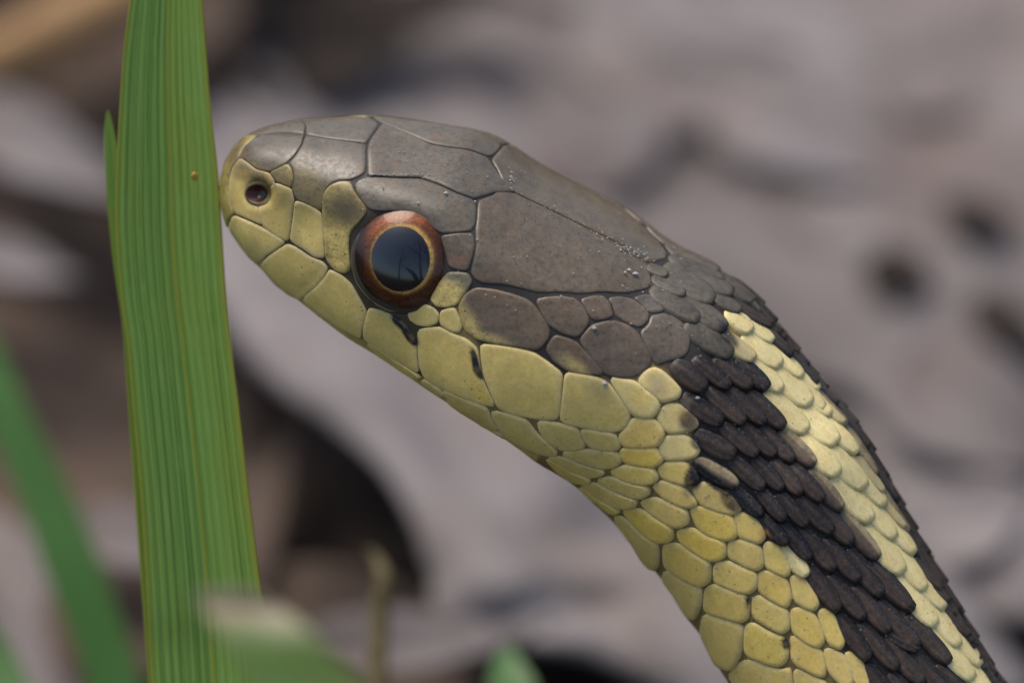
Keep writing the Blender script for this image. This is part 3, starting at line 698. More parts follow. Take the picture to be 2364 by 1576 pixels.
# --- far side and the rest of the body: one cover of scales that the photograph hardly shows
def lattice():
    for row in range(0, 11):
        t = row / 10.5
        for k in range(0, 34):
            s = 26.2 + (k + .5 * (row % 2)) * .27
            if s > 35: continue
            for sgn in (1, -1):
                if row == 0 and sgn < 0: continue
                j0 = (NT - 1) * (1 + sgn * t * .96); i0 = s * SUB
                pc = project(bil(GR, [(i0, j0)])[0])
                nz = bil(NG, [(i0, j0)])[0]
                infr = pc[0] < 2400 and pc[1] < 1625 and nz[2] > -.25 and sgn > 0
                if infr: continue
                if s < 28 and sgn < 0: pass
                na, nc = 6, 7; Q, h, A = [], [], []
                for a in np.linspace(0, 1, na):
                    hw = .55 * (NT - 1) / 10.5 * max(1 - abs(2 * a - 1) ** 2.8, .001) ** .5
                    for c in np.linspace(-1, 1, nc):
                        Q.append((i0 + (a - .3) * .36 * SUB, j0 + c * hw)); f = 0 if (a in (0, 1) or abs(c) == 1) else 1
                        h.append(f * (6 + 9 * a) - 3 * (1 - f))
                c = CRE if row == 0 else (np.array(BRN) * .6 if row < 6 else YEL)
                F = [(i * nc + j, i * nc + j + 1, (i + 1) * nc + j + 1, (i + 1) * nc + j) for i in range(na - 1) for j in range(nc - 1)]
                pts = place(np.array(Q), np.array(h, float)); f = F[15]
                if np.dot(np.cross(pts[f[1]] - pts[f[0]], pts[f[3]] - pts[f[0]]), bil(NG, [Q[f[0]]])[0]) < 0: F = [tuple(reversed(x)) for x in F]
                far_add(pts, [tuple(reversed(x)) for x in F], np.tile(np.array(c, float), (len(pts), 1)), 2 if 0 < row < 6 else 1)
lattice()
fo = snake_mesh('scale_cover', np.vstack(FAR['v']), FAR['f'], M_HEAD, np.vstack(FAR['c']))
for m in MATS[1:]: fo.data.materials.append(m)
fo.data.polygons.foreach_set('material_index', FAR['m']); fo['kind'] = 'stuff'

# --- eyes and nostrils
def eye_mat(name, c, rough=.25, fibre=None):
    m = Mat(name, rough, .5); m.b.inputs['Coat Weight'].default_value = 1; m.b.inputs['Coat Roughness'].default_value = .05
    if fibre is None: m.base(c)
    else:
        m.b.inputs['Coat Weight'].default_value = .4; m.b.inputs['Specular IOR Level'].default_value = .2
        v = m.coord(MM); n = m.noise(v, 7, 4, .7, .6)
        m.base(m.mix(1.0, m.attr(), m.ramp(n, [(.3, .35), (.7, 1.4)]), 'MULTIPLY'))
    return m.m
M_PUP = eye_mat('pupil_black', (.003, .003, .004)); M_IRIS = eye_mat('iris_copper', (0, 0, 0), .3, 1); M_RIM = eye_mat('eye_rim_skin', (.035, .028, .03), .4)
def make_eye(sgn):
    q = np.array([hit(922, 602)]);
    c = bil(GR, q)[0] + np.array([17.0, 12.0, 8.0]); nrm = np.array([-.10, -.03, .985]); nrm /= np.linalg.norm(nrm)
    ax = np.cross([0, 1, 0], nrm); ax /= np.linalg.norm(ax); ay = np.cross(nrm, ax)
    pc = project(c[None])[0]
    Rb, sag = 128.0, 56.0; Rs = (Rb ** 2 + sag ** 2) / (2 * sag)
    rows = [0, .1, .25, .4, .49, .54, .55, .58, .61, .65, .70, .76, .84, .92, 1.0, 1.05]
    ns = 72; V = []; info = []
    for r in rows:
        for k in range(ns):
            t = 2 * math.pi * k / ns; rr = r * Rb
            # pupil a little ahead of the eye's centre and taller than wide
            sq = max(1 - r, 0)
            x = rr * math.cos(t) * (1 - .06 * sq) - 34 * sq * max(0, 1.1 - r); y = rr * math.sin(t) * (1 + .16 * sq) - 16 * sq
            d = math.hypot(x, y); z = math.sqrt(max(Rs ** 2 - d * d, 0)) - (Rs - sag) if d < Rb else -(d - Rb) * 3
            V.append(c + ax * x + ay * y + nrm * (z + 1)); info.append((r, t))
    V = np.array(V)
    if sgn < 0:   # reflect through the head's plane of symmetry
        i = q[0, 0]; si = i / SUB; cen = crom(C_, [si])[0]; u = crom(UV_, [si])[0]; u /= np.linalg.norm(u)
        V = V - 2 * ((V - cen) @ u)[:, None] * u + u * 46
    def part(name, r0, r1, mat, cf, parent=None):
        V2, F, Cc = [], [], []; rs = [k for k, r in enumerate(rows) if r0 - 1e-6 <= r <= r1 + 1e-6]
        for k in rs:
            for b in range(ns): V2.append(V[k * ns + b]); Cc.append(cf(*info[k * ns + b]))
        for a in range(len(rs) - 1):
            for b in range(ns):
                f = (a * ns + b, a * ns + (b + 1) % ns, (a + 1) * ns + (b + 1) % ns, (a + 1) * ns + b)
                F.append(tuple(reversed(f)) if sgn > 0 else f)
        return snake_mesh(name, np.array(V2), F, mat, np.array(Cc), parent)
    def iris_c(r, t):
        up = math.sin(t); rt = math.cos(t)
        gold = np.array((.62, .36, .10)); cop = np.array((.30, .085, .018)); dk = np.array((.012, .006, .004))
        g = math.exp(-((r - .56) / .038) ** 2) * (.35 + .65 * max(0, min(1, .55 + .6 * rt - .1 * up)))
        cpr = max(0, min(1, (up - .1) * 1.5)) * max(0, 1 - abs(r - .70) / .2) * (1 if rt < .55 else .45)
        cpr = max(cpr, .35 * max(0, 1 - abs(r - .66) / .1), .30 * max(0, -up) * max(0, 1 - abs(r - .75) / .18))
        c = dk * (1 - cpr) + cop * cpr; return c * (1 - g) + gold * g
    e = empty('eye'); e.parent = snake
    e.location = (0, 0, 0)
    part('pupil', 0, .54, M_PUP, lambda r, t: (0, 0, 0), e)
    part('iris', .54, .92, M_IRIS, iris_c, e)
    part('eye_rim', .92, 1.05, M_RIM, lambda r, t: (0, 0, 0), e)
make_eye(1); make_eye(-1)
M_NOS = Mat('nostril_membrane', .35, .5); M_NOS.base(M_NOS.attr()); M_NOS = M_NOS.m
def nostril():
    m = 40; ang = np.linspace(0, 2 * math.pi, m, endpoint=False); qs, hs, cs = [], [], []
    c = np.array((598., 447.))
    fr = [1, .93, .85, .7, .5, .25, .02]
    for r in fr:
        for t in ang:
            p = c + np.array((math.cos(t) * 33, math.sin(t) * 32)) * r; qs.append(hit(*p))
            hs.append({1: 3, .93: 11, .85: 10}.get(r, 9.5 - 1.5 * (1 - r))); lft = math.cos(t) * r
            cs.append((.12, .085, .03) if r > .9 else ((.055, .008, .004) if lft < .15 else (.03, .022, .010)))
    qs = np.array(qs); hs = np.array(hs, float)
    F = [(a * m + b, a * m + (b + 1) % m, (a + 1) * m + (b + 1) % m, (a + 1) * m + b) for a in range(len(fr) - 1) for b in range(m)]
    pts = place(qs, hs); f = F[m * 3]
    if np.dot(np.cross(pts[f[1]] - pts[f[0]], pts[f[3]] - pts[f[0]]), bil(NG, qs[f[0]:f[0] + 1])[0]) < 0: F = [tuple(reversed(x)) for x in F]
    snake_mesh('nostril', pts, F, M_NOS, np.array(cs)); snake_mesh('nostril', place(mirror(qs), hs), [tuple(reversed(f)) for f in F], M_NOS, np.array(cs))
nostril()

# --- dust grains stuck to the skin
def dust():
    V, F = [], []
    spots = []
    for _ in range(150): spots.append((random.uniform(840, 1560), random.uniform(330, 720), random.uniform(.9, 2.2)))
    for _ in range(330): spots.append((random.uniform(1450, 2250), random.uniform(560, 1560), random.uniform(.9, 2.4)))
    for _ in range(70):
        t = random.random() ** .6; spots.append((1195 + 300 * t + random.gauss(0, 6), 448 + 158 * t + random.gauss(0, 6), random.uniform(.9, 2.2)))
    for _ in range(40):
        t = random.random(); spots.append((1420 + 75 * t + random.gauss(0, 4), 566 + 40 * t + random.gauss(0, 5), random.uniform(1.2, 2.8)))
    for x, y, r in [(598, 460, 4.5), (1029, 451, 5.5), (857, 408, 3.5), (966, 472, 3), (1608, 919, 6.5), (1396, 884, 7), (1370, 759, 5.5), (1464, 637, 6), (1450, 628, 5), (1440, 634, 4), (636, 424, 3), (1095, 470, 3.5), (1100, 556, 3), (1028, 578, 3)]:
        spots.append((x, y, r))
    for _ in range(26): spots.append((random.uniform(845, 1000), 408 + random.gauss(0, 2), random.uniform(1, 2)))
    for _ in range(20): spots.append((random.gauss(1176, 4), random.uniform(395, 445), random.uniform(1.5, 3)))
    for x, y, r in spots:
        h = hit(x, y)
        if h is None: continue
        p = place([h], [7.5])[0]; o = len(V)
        if math.hypot(x - 922, y - 602) < 118: continue
        for d in ((1, 0, 0), (-1, 0, 0), (0, 1, 0), (0, -1, 0), (0, 0, 1), (0, 0, -1)):
            V.append(p + np.array(d) * r * random.uniform(.7, 1.4))
        F += [(o + a, o + b, o + c) for a, b, c in ((0, 2, 4), (2, 1, 4), (1, 3, 4), (3, 0, 4), (2, 0, 5), (1, 2, 5), (3, 1, 5), (0, 3, 5))]
    m = Mat('mineral_dust', .5, .4); m.base((.36, .345, .32))
    o = mesh_obj('dust_grains', to_world(np.array(V)), F, m.m, smooth=False)
    tag(o, 'tiny pale dust grains stuck to the scales of the snake', 'dust', kind='stuff')
dust()

# ------------------------------------------------------------------ grass
def grass_material(name, base, light, edge, dark, wear=0.0, tip=None):
    m = Mat(name, .42, .45); uv = m.coord((52, 2.0, 1), 'UV'); uv2 = m.coord((1, 1, 1), 'UV')
    st = m.noise(uv, 1, 2, .5); fine = m.noise(m.coord((150, 30, 1), 'UV'), 1, 3, .6)
    big = m.noise(m.coord((2.2, 5, 1), 'UV'), 1, 2, .5)
    c = m.mix(m.ramp(st, [(.36, 0), (.62, 1)]), base, light)
    c = m.mix(m.ramp(st, [(.30, .75), (.42, 0)]), c, dark)
    c = m.mix(m.ramp(fine, [(.45, 0), (.8, .55)]), c, (light[0] * 1.7, light[1] * 1.35, light[2] * 2.2))
    sep = m.node('ShaderNodeSeparateXYZ'); m.l.new(uv2, sep.inputs[0])
    c = m.mix(m.ramp(sep.outputs[0], [(.0, .8), (.05, 0), (.52, 0), (.535, .75), (.55, 0), (.93, 0.1), (1, .9)]), c, edge)
    c = m.mix(m.ramp(big, [(.45, 0), (.75, wear)]), c, edge)
    if tip: c = m.mix(m.ramp(sep.outputs[1], [(.70, 0), (.80, 1)]), c, tip)
    m.base(c); m.bump(st, .25, .0001)
    m.b.inputs['Subsurface Weight'].default_value = .0
    tr = m.node('ShaderNodeBsdfTranslucent'); m.l.new(c, tr.inputs[0]) if hasattr(c, 'is_output') else None
    mx = m.node('ShaderNodeMixShader'); mx.inputs[0].default_value = .22
    out = m.n['Material Output']; m.l.new(m.b.outputs[0], mx.inputs[1]); m.l.new(tr.outputs[0], mx.inputs[2]); m.l.new(mx.outputs[0], out.inputs[0])
    return m.m
M_GR = grass_material('grass_fresh', (.105, .215, .016), (.165, .30, .050), (.23, .24, .010), (.030, .10, .004), .3)
M_GR2 = grass_material('grass_deep', (.045, .135, .020), (.06, .165, .030), (.08, .14, .014), (.025, .09, .009), .25)
M_GR3 = grass_material('grass_browned_tip', (.045, .115, .005), (.055, .13, .008), (.12, .11, .012), (.035, .09, .004), .2, (.34, .27, .17))
def blade(name, rows, mat, fold=.10, ribs=0, ncol=61, sub=9, thick=.00016):
    """rows: (left px, right px, pixel row, depth m) from root to tip"""
    A = np.array([[*W(l, y, d), *W(r, y, d)] for l, r, y, d in rows]); t = np.linspace(0, len(rows) - 1, (len(rows) - 1) * sub + 1)
    S = crom(A, t); V, UVs, F = [], [], []
    for k, s in enumerate(S):
        a, b = s[:3], s[3:]; w = np.linalg.norm(b - a); u = (b - a) / max(w, 1e-9)
        ta = S[min(k + 1, len(S) - 1)] - S[max(k - 1, 0)]; tv = ta[:3] + ta[3:]; tv /= max(np.linalg.norm(tv), 1e-9)
        n = np.cross(u, tv); n /= max(np.linalg.norm(n), 1e-9)
        if np.dot(n, np.array(FWD)) > 0: n = -n
        for c in range(ncol):
            x = c / (ncol - 1); z = -fold * w * (1 - abs(2 * (x - .53))) + fold * .5 * w
            if ribs: z += w * .006 * math.cos(2 * math.pi * ribs * x) * min(1, x * 12, (1 - x) * 12) + w * .012 * math.exp(-((x - .535) / .012) ** 2)
            V.append(a + u * w * x + n * z); UVs.append((x, k / (len(S) - 1)))
    for k in range(len(S) - 1):
        for c in range(ncol - 1):
            i = k * ncol + c; F.append((i, i + 1, i + ncol + 1, i + ncol))
    V = np.array(V)
    o = mesh_obj(name, V, F, mat, uvs=UVs)
    so = o.modifiers.new('thickness', 'SOLIDIFY'); so.thickness = thick; so.offset = 0
    return o
b1 = blade('grass_blade', [(700, 800, 4400, -.002), (520, 720, 3200, -.002), (400, 660, 2200, -.001), (352, 620, 1590, 0), (341, 606, 1389, 0), (325, 575, 1135, 0), (309, 555, 960, 0), (294, 534, 790, 0),
     (279, 522, 680, 0), (268, 511, 520, 0), (270, 503, 400, 0), (277, 487, 250, 0), (287, 476, 110, 0), (301, 467, 0, 0), (318, 452, -160, .0), (345, 430, -420, -.001), (380, 402, -760, -.004), (391, 392, -900, -.006)],
     M_GR, .13, ribs=13, ncol=105)
tag(b1, 'broad ribbed green grass blade standing right before the snout of the snake', 'grass blade')
def speck():
    c = np.array(W(450, 407, -.0009)); V, F = [], []; n, m = 8, 10
    for i in range(n + 1):
        for j in range(m):
            t = math.pi * i / n; f = 2 * math.pi * j / m
            p = np.array((math.sin(t) * math.cos(f) * 9, math.sin(t) * math.sin(f) * 4, math.cos(t) * 12)) * (1 + .1 * math.sin(3 * f + i)) * U
            V.append(c + p)
    for i in range(n):
        for j in range(m): F.append((i * m + j, i * m + (j + 1) % m, (i + 1) * m + (j + 1) % m, (i + 1) * m + j))
    mm = Mat('orange_grain', .5, .4); mm.base((.55, .33, .05)); tag(mesh_obj('pollen_grain', V, F, mm.m), 'tiny orange speck stuck to the broad green grass blade', 'speck')
speck()
b2 = blade('grass_blade', [(690, 760, 4250, .002), (480, 580, 3000, .002), (390, 560, 2200, .0018), (330, 520, 1400, .0016), (300, 420, 1000, .0016), (283, 370, 760, .0016), (262, 330, 610, .0016), (248, 296, 480, .0016), (243, 280, 400, .0016), (240, 270, 335, .0016), (241, 262, 295, .0016), (246, 253, 262, .0016), (249, 250, 256, .0016)],
     M_GR, .05, ribs=5, ncol=41)
tag(b2, 'short narrow green grass blade with pointed tip tucked behind the broad blade', 'grass blade')
def gdepth(px, py): return (G(px, py, 0) - W(px, py, 0)).dot(FWD)
b3 = blade('grass_blade', [(330, 420, 2500, .036), (250, 380, 2000, .040), (205, 330, 1600, .042), (110, 245, 1330, .043), (40, 165, 1140, .044), (-40, 70, 950, .045), (-110, 0, 800, .046), (-200, -120, 600, .047), (-300, -290, 380, .048)], M_GR2, .08)
tag(b3, 'blurred deep green grass blade arching up behind the broad blade', 'grass blade')
b4 = blade('grass_blade', [(240, 330, 2950, .030), (140, 260, 2300, .030), (20, 130, 1760, .034), (-40, 62, 1570, .036), (-110, 0, 1460, .037), (-260, -180, 1250, .038), (-420, -410, 1000, .04)], M_GR2, .08)
tag(b4, 'blurred green grass blade bending low below the arching deep green blade', 'grass blade')
b5 = blade('grass_blade', [(2300, 2450, 7500, -.050), (1900, 2100, 5600, -.050), (1500, 1740, 4300, -.050), (1250, 1560, 3200, -.050), (900, 1290, 2300, -.049), (690, 1040, 1850, -.047), (585, 860, 1610, -.045), (520, 740, 1480, -.044), (474, 655, 1410, -.043), (458, 620, 1380, -.043), (462, 575, 1362, -.043)], M_GR3, .06)
tag(b5, 'blurred green leaf with a withered tan tip rising in front of the broad blade', 'leaf')
b6 = blade('grass_blade', [(1230, 1290, 2850, .032), (1190, 1290, 2200, .032), (1170, 1275, 1900, .032), (1150, 1265, 1690, .034), (1130, 1240, 1590, .035), (1140, 1205, 1530, .036), (1165, 1180, 1495, .037)], M_GR3 if False else M_GR2, .1)
tag(b6, 'small green shoot poking up in front of the large pale leaf', 'grass blade')

# ------------------------------------------------------------------ stems, twigs
def tube(name, pts, radii, mat, seg=12, sub=8):
    P = crom(np.array([tuple(p) for p in pts]), np.linspace(0, len(pts) - 1, (len(pts) - 1) * sub + 1)); R = crom(np.array(radii)[:, None], np.linspace(0, len(pts) - 1, len(P)))[:, 0]
    V, F = [], []; ref = np.array((.3, .2, .93))
    for k in range(len(P)):
        T = P[min(k + 1, len(P) - 1)] - P[max(k - 1, 0)]; T /= np.linalg.norm(T); a = np.cross(T, ref); a /= np.linalg.norm(a); b = np.cross(T, a)
        for s in range(seg):
            t = 2 * math.pi * s / seg; rr = R[k] * (1 + .06 * math.sin(3 * t + k * .7)); V.append(P[k] + (a * math.cos(t) + b * math.sin(t)) * rr)
    for k in range(len(P) - 1):
        for s in range(seg): F.append((k * seg + s, k * seg + (s + 1) % seg, (k + 1) * seg + (s + 1) % seg, (k + 1) * seg + s))
    F.append(tuple(range(seg))[::-1]); F.append(tuple((len(P) - 1) * seg + s for s in range(seg)))
    return mesh_obj(name, V, F, mat)
def plain(name, c1, c2, rough=.8, sc=1.2):
    m = Mat(name, rough, .3); v = m.coord(MM); n = m.noise(v, sc, 4, .6); m.base(m.ramp(n, [(.3, c1), (.7, c2)])); m.bump(n, .4, .0004); return m.m
M_STRAW = plain('dry_straw', (.25, .14, .06), (.38, .23, .11)); M_STEM = plain('olive_stem', (.07, .055, .02), (.14, .11, .05))
M_TWIG = plain('grey_twig', (.07, .05, .04), (.15, .12, .10))
def gp(px, py, z): return tuple(G(px, py, z))
s1 = tube('dry_stalk', [gp(-420, 330, .006), gp(-150, 205, .009), gp(100, 90, .013), gp(330, -40, .016), gp(640, -230, .012), gp(1000, -500, .004)], [.0014, .0019, .0020, .0019, .0015, .0010], M_STRAW)
tag(s1, 'thick tan dry stalk lying across the litter behind the grass', 'dry stalk')
s2 = tube('dry_stalk', [W(900, 3200, .024), W(880, 2300, .024), W(872, 1760, .026), W(872, 1560, .027), W(876, 1420, .028), W(886, 1340, .028), W(872, 1292, .029), W(846, 1268, .029)], [.0007, .0007, .0006, .00055, .0005, .00042, .0003, .00015], M_STEM)
tag(s2, 'thin olive stalk with hooked tip standing before the dark hollow', 'dry stalk')

# ------------------------------------------------------------------ dead leaves
def leaf_material(name, base, dark, warm):
    m = Mat(name, .85, .15); v = m.coord(MM); n = m.noise(v, .10, 5, .62); f = m.noise(v, .6, 4, .6); w = m.noise(m.coord(MM, rot=(1, 0, 2)), .06, 3, .5)
    c = m.ramp(n, [(.32, dark), (.58, base)]); c = m.mix(m.ramp(w, [(.5, 0), (.72, .6)]), c, warm)
    c = m.mix(m.ramp(f, [(.55, 0), (.75, .35)]), c, dark)
    m.base(c); m.bump(f, .4, .0006); return m.m
M_L = [leaf_material('dead_leaf_silver', (.215, .190, .183), (.135, .116, .112), (.185, .145, .115)),
       leaf_material('dead_leaf_mauve', (.165, .143, .136), (.105, .088, .084), (.15, .108, .088)),
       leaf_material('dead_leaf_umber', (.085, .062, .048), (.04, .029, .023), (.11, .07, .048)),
       leaf_material('dead_leaf_black', (.030, .022, .018), (.012, .009, .008), (.04, .028, .02))]  # the darkest one carries the painted shade of gaps in the litter
def dead_leaf(c, length, width, rot, mat, curl=.25, tiltx=0.0, tilty=0.0, lobes=0, seed=0, nx=26, ny=17):
    r = random.Random(seed); ph = [r.uniform(0, 6.28) for _ in range(6)]
    V, F = [], []
    for i in range(nx):
        a = i / (nx - 1); base = math.sin(math.pi * min(max(a ** .85, .012), .988)) ** .75
        if lobes: base *= 1 + .28 * math.sin(lobes * 2 * math.pi * a + ph[0])
        for j in range(ny):
            b = 2 * j / (ny - 1) - 1
            wv = 1 + .05 * math.sin(9 * a + ph[1] + (2 if b > 0 else 0))
            x = (a - .5) * length; y = b * width / 2 * base * wv
            z = curl * width * (.5 * b * b * base) + .05 * length * math.sin(3.1 * a + ph[2]) + .03 * length * math.sin(5 * a + 2.2 * b + ph[3])
            z += -.012 * width * math.exp(-(b / .06) ** 2) + .008 * width * math.sin(26 * (a - .35 * abs(b)))
            V.append((x, y, z))
    for i in range(nx - 1):
        for j in range(ny - 1): k = i * ny + j; F.append((k, k + 1, k + ny + 1, k + ny))
    o = mesh_obj('dead_leaf', V, F, mat)
    pet = [(-.5 * length, 0, V[ny // 2][2]), (-.58 * length, 0, V[ny // 2][2] + .004 * length), (-.68 * length, .02 * length, V[ny // 2][2])]
    o.location = c; o.rotation_euler = (tiltx, tilty, rot)
    so = o.modifiers.new('thickness', 'SOLIDIFY'); so.thickness = .00025
    return o
def put(px, py, z, L, Wd, rot, m, label, group=None, **kw):
    p = G(px, py, z); o = dead_leaf(p, L / 1000, Wd / 1000, math.radians(rot), M_L[m], **kw); return tag(o, label, 'dead leaf', group)

# the large pale leaf behind the head, its left edge lifted and curling over a dark hollow
def big_leaf():
    edge = [(300, 420), (420, 600), (545, 770), (625, 868), (760, 962), (880, 1065), (958, 1185), (998, 1300), (1012, 1400), (1045, 1462), (1150, 1478), (1290, 1492), (1420, 1530), (1560, 1600), (1720, 1700)]
    hz = [.010, .012, .0135, .014, .014, .014, .0135, .013, .012, .011, .0105, .010, .009, .008, .007]
    inner = [(700, 60), (950, 150), (1150, 260), (1300, 380), (1420, 500), (1560, 640), (1700, 760), (1800, 860), (1900, 960), (1980, 1060), (2060, 1160), (2140, 1260), (2220, 1360), (2300, 1480), (2400, 1600)]
    E = crom(np.array([(*p, h) for p, h in zip(edge, hz)]), np.linspace(0, 14, 71)); I = crom(np.array(inner, float), np.linspace(0, 14, 71))
    nb = 26; V, F = [], []
    for k in range(71):
        for b in range(nb):
            t = (b - 3) / (nb - 4)
            if b < 3:      # rolled rim turning down
                u = (3 - b) / 3; px = E[k, 0] + 12 * (1 - u) - 4; py = E[k, 1]; z = E[k, 2] - .0035 * u ** 1.5
                px += 16 * u * u
            else:
                px = E[k, 0] * (1 - t) + I[k, 0] * t; py = E[k, 1] * (1 - t) + I[k, 1] * t
                z = E[k, 2] * (1 - t) + .004 * t + .0007 * math.sin(px * .011 + py * .006) * min(1, t * 5) + .0007 * math.sin(px * .021 - py * .017)
                z += .0012 * math.exp(-(((py - 1350 + .12 * (px - 1200)) / 60) ** 2)) * min(1, t * 4)
            V.append(tuple(G(px, py, z)))
    for k in range(70):
        for b in range(nb - 1): i = k * nb + b; F.append((i, i + 1, i + nb + 1, i + nb))
    o = mesh_obj('dead_leaf', V, F, M_L[0]); so = o.modifiers.new('thickness', 'SOLIDIFY'); so.thickness = .0004
    return tag(o, 'large pale grey dead leaf behind the snake with its curled edge over a dark hollow', 'dead leaf')
big_leaf()
def sheet_leaf(P, zs, mat, label, amp=.00035, ph=0.0):
    """a broad flat leaf pressed on the ground: four-sided patch of ground pixels, gently buckled, with a ragged margin"""
    n, m = 34, 30; P = np.array(P, float); V, F = [], []
    for a in range(n):
        for b in range(m):
            u, v = a / (n - 1), b / (m - 1)
            u2 = u + .03 * math.sin(v * 17 + ph) * (1 if a in (0, n - 1) else 0); v2 = v + .03 * math.sin(u * 19 + ph) * (1 if b in (0, m - 1) else 0)
            px = (P[0] * (1 - u2) + P[1] * u2) * (1 - v2) + (P[3] * (1 - u2) + P[2] * u2) * v2
            z = (zs[0] * (1 - u) + zs[1] * u) * (1 - v) + (zs[3] * (1 - u) + zs[2] * u) * v
            z += amp * (math.sin(7 * u + 3 * v + ph) + .7 * math.sin(11 * v - 5 * u + 2 * ph))
            V.append(tuple(G(px[0], px[1], z)))
    for a in range(n - 1):
        for b in range(m - 1): k = a * m + b; F.append((k, k + 1, k + m + 1, k + m))
    o = mesh_obj('dead_leaf', V, F, mat); so = o.modifiers.new('thickness', 'SOLIDIFY'); so.thickness = .0003
    return tag(o, label, 'dead leaf')
sheet_leaf([(1250, 520), (2050, 1500), (2750, 1300), (2000, 380)], [.002, .0025, .003, .0035], M_L[0], 'broad silvery dead leaf tucked under the far margin of the large curled leaf')
sheet_leaf([(480, 120), (1500, 700), (2100, 250), (1250, -120)], [.003, .0022, .0035, .0035], M_L[1], 'broad mauve dead leaf lying beyond the head of the snake', ph=1.7)
sheet_leaf([(1500, 620), (2300, 1150), (2800, 600), (2150, 180)], [.0045, .0040, .004, .004], M_L[1], 'broad mauve dead leaf lying beyond the neck of the snake', ph=3.1)
sheet_leaf([(1150, -50), (2300, 420), (2800, -60), (1600, -420)], [.004, .005, .004, .003], M_L[0], 'broad silvery dead leaf farthest from the snake', ph=4.4)
sheet_leaf([(560, -200), (1400, 900), (2700, 1500), (2500, -500)], [.0012, .0012, .0012, .0012], M_L[1], 'very broad mauve dead leaf lowest of the litter beyond the snake', ph=5.5, amp=.0002)
PALE = 'small greyish dead leaf lying on the broad dead leaves'
k = 0
for px, py, z, L, Wd, rot, m in [(1600, 200, .0046, 13, 8, 20, 1), (1840, 330, .0046, 12, 8, -35, 0), (2200, 150, .0046, 14, 9, 60, 1), (1980, 500, .0046, 9, 6, 15, 0),
                                 (1480, 60, .0046, 14, 9, 80, 0), (1830, 120, .0046, 10, 6, -10, 1), (2330, 330, .0046, 12, 8, 110, 0), (2250, 950, .0046, 12, 8, -60, 1), (1380, 330, .0046, 12, 8, 70, 1), (2200, 1200, .0046, 10, 7, 30, 0)]:
    k += 1; put(px, py, z, L, Wd, rot, m, PALE, 'small leaves lying on the broad leaves', curl=-.05, seed=k)
for (px, py, z, L, Wd, rot), lab in zip([(2075, 640, .0055, 4.4, 4, 60), (2260, 510, .0055, 5.5, 3.2, -50), (2335, 760, .0055, 8, 3, -60), (960, 20, .0075, 13, 6, 10), (810, 140, .0075, 8, 6, 30), (690, 20, .008, 9, 7, -20), (560, 220, .008, 4, 5, 80)],  # dark leaf-shaped pieces standing in for shaded gaps and hollows in the litter
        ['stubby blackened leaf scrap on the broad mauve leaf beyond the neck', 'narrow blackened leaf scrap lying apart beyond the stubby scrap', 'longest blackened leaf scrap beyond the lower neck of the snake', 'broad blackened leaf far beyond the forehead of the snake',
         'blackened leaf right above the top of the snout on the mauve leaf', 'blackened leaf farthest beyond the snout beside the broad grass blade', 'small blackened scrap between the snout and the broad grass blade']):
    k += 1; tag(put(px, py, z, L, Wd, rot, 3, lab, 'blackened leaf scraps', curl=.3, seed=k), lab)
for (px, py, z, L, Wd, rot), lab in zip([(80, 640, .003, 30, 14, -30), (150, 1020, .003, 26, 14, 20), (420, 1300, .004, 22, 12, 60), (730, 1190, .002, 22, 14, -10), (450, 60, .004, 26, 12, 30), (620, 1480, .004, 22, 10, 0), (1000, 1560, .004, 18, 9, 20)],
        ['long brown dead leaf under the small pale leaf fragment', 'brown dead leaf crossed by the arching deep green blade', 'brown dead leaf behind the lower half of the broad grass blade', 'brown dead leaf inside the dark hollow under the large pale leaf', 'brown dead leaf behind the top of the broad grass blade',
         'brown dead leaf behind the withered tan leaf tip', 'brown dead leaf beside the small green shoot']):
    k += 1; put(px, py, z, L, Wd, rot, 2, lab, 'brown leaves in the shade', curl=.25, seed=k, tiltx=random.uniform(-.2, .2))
put(95, 365, .010, 15, 5.5, -32, 0, 'narrow pale grey dead leaf beneath the tan dry stalk', curl=.3, seed=501)
put(30, 612, .009, 9, 3.6, -15, 0, 'small pale grey leaf fragment below the narrow pale leaf', curl=.35, seed=502)
put(60, 1480, .003, 30, 8, -58, 0, 'long pale grey leaf strip behind the arching deep green blade', curl=.3, seed=503)
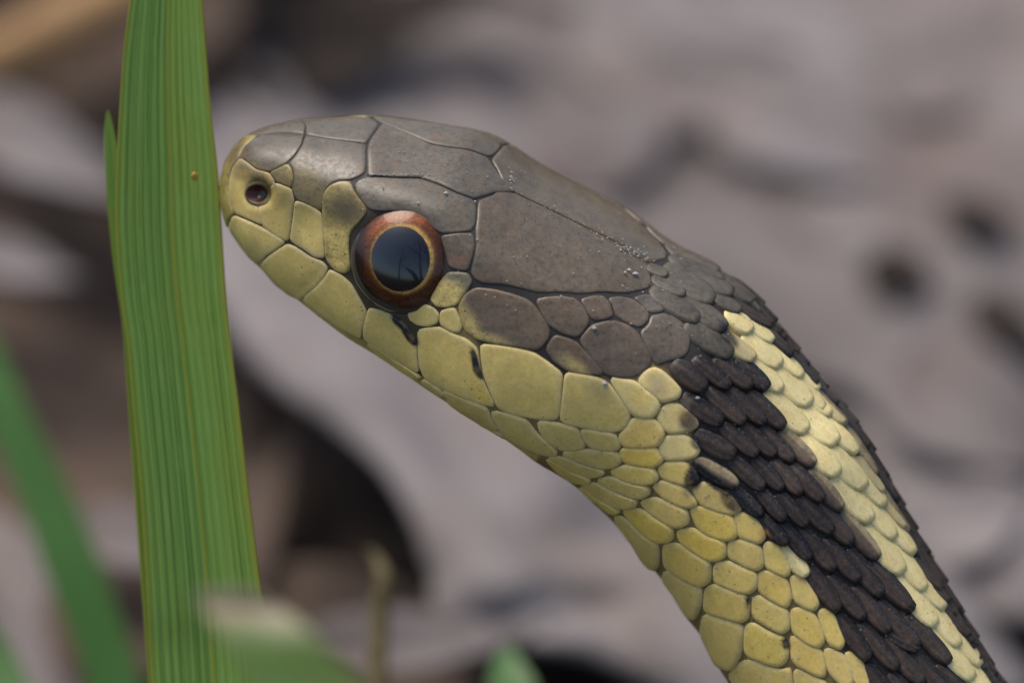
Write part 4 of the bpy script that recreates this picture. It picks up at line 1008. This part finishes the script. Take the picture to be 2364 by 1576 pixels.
put(330, 1270, .008, 12, 4.5, -30, 1, 'short greyish leaf strip between the arching blade and the broad blade', curl=.3, seed=504)
put(950, 1490, .011, 16, 4.5, 18, 1, 'narrow brownish leaf strip along the lower rim of the large pale leaf', curl=.3, seed=505)
# bare trees standing behind the photographer, seen only as reflections in the eye
M_BARK = plain('grey_bark', (.03, .025, .02), (.07, .06, .05), sc=.004)
def bare_tree(x, y, h, seed, label):
    r = random.Random(seed); t = empty('bare_tree', (x, y, 0))
    p = [(0, 0, -.2), (r.uniform(-.1, .1), 0, h * .3), (r.uniform(-.3, .3), .1, h * .6), (r.uniform(-.4, .4), .1, h)]
    tube('trunk', p, [.16, .12, .08, .02], M_BARK, seg=8, sub=4).parent = t
    for _ in range(16):
        z = r.uniform(.25, .9) * h; a = r.uniform(0, 6.28); L = (1.1 - z / h) * h * .45; b = (p[2][0] * z / h, .1 * z / h, z)
        tube('branch', [b, (b[0] + math.cos(a) * L * .5, b[1] + math.sin(a) * L * .5, z + L * .35), (b[0] + math.cos(a) * L, b[1] + math.sin(a) * L, z + L * r.uniform(.5, 1))], [.04, .025, .006], M_BARK, seg=6, sub=3).parent = t
    return tag(t, label, 'tree')
bare_tree(.9, -4.2, 8, 1, 'tall bare tree mirrored as a dark line in the pupil of the snake'); bare_tree(2.4, -5.5, 9, 2, 'bare tree beside the tallest one with a leaning crown'); bare_tree(-2.2, -6.5, 9, 3, 'bare tree standing apart from the other bare trees')

# litter round about, outside the picture
for q in range(150):
    a = random.uniform(0, 6.28); r = random.uniform(.08, .28); x, y = r * math.cos(a), .06 + r * math.sin(a)
    if abs(x) < .07 and -.03 < y < .19 or math.hypot(x - cam.location.x, y - cam.location.y) < .05: continue
    o = dead_leaf((x, y, random.uniform(.003, .007)), random.uniform(.03, .06), random.uniform(.018, .036), random.uniform(0, 6.28), M_L[random.choice((0, 1, 1, 2))], curl=random.uniform(.1, .3), seed=900 + q, nx=16, ny=9, tiltx=random.uniform(-.2, .2))
    tag(o, 'loose dead leaf in the litter round about', 'dead leaf', 'loose leaves round about')
print('snake parts', len(snake.children))
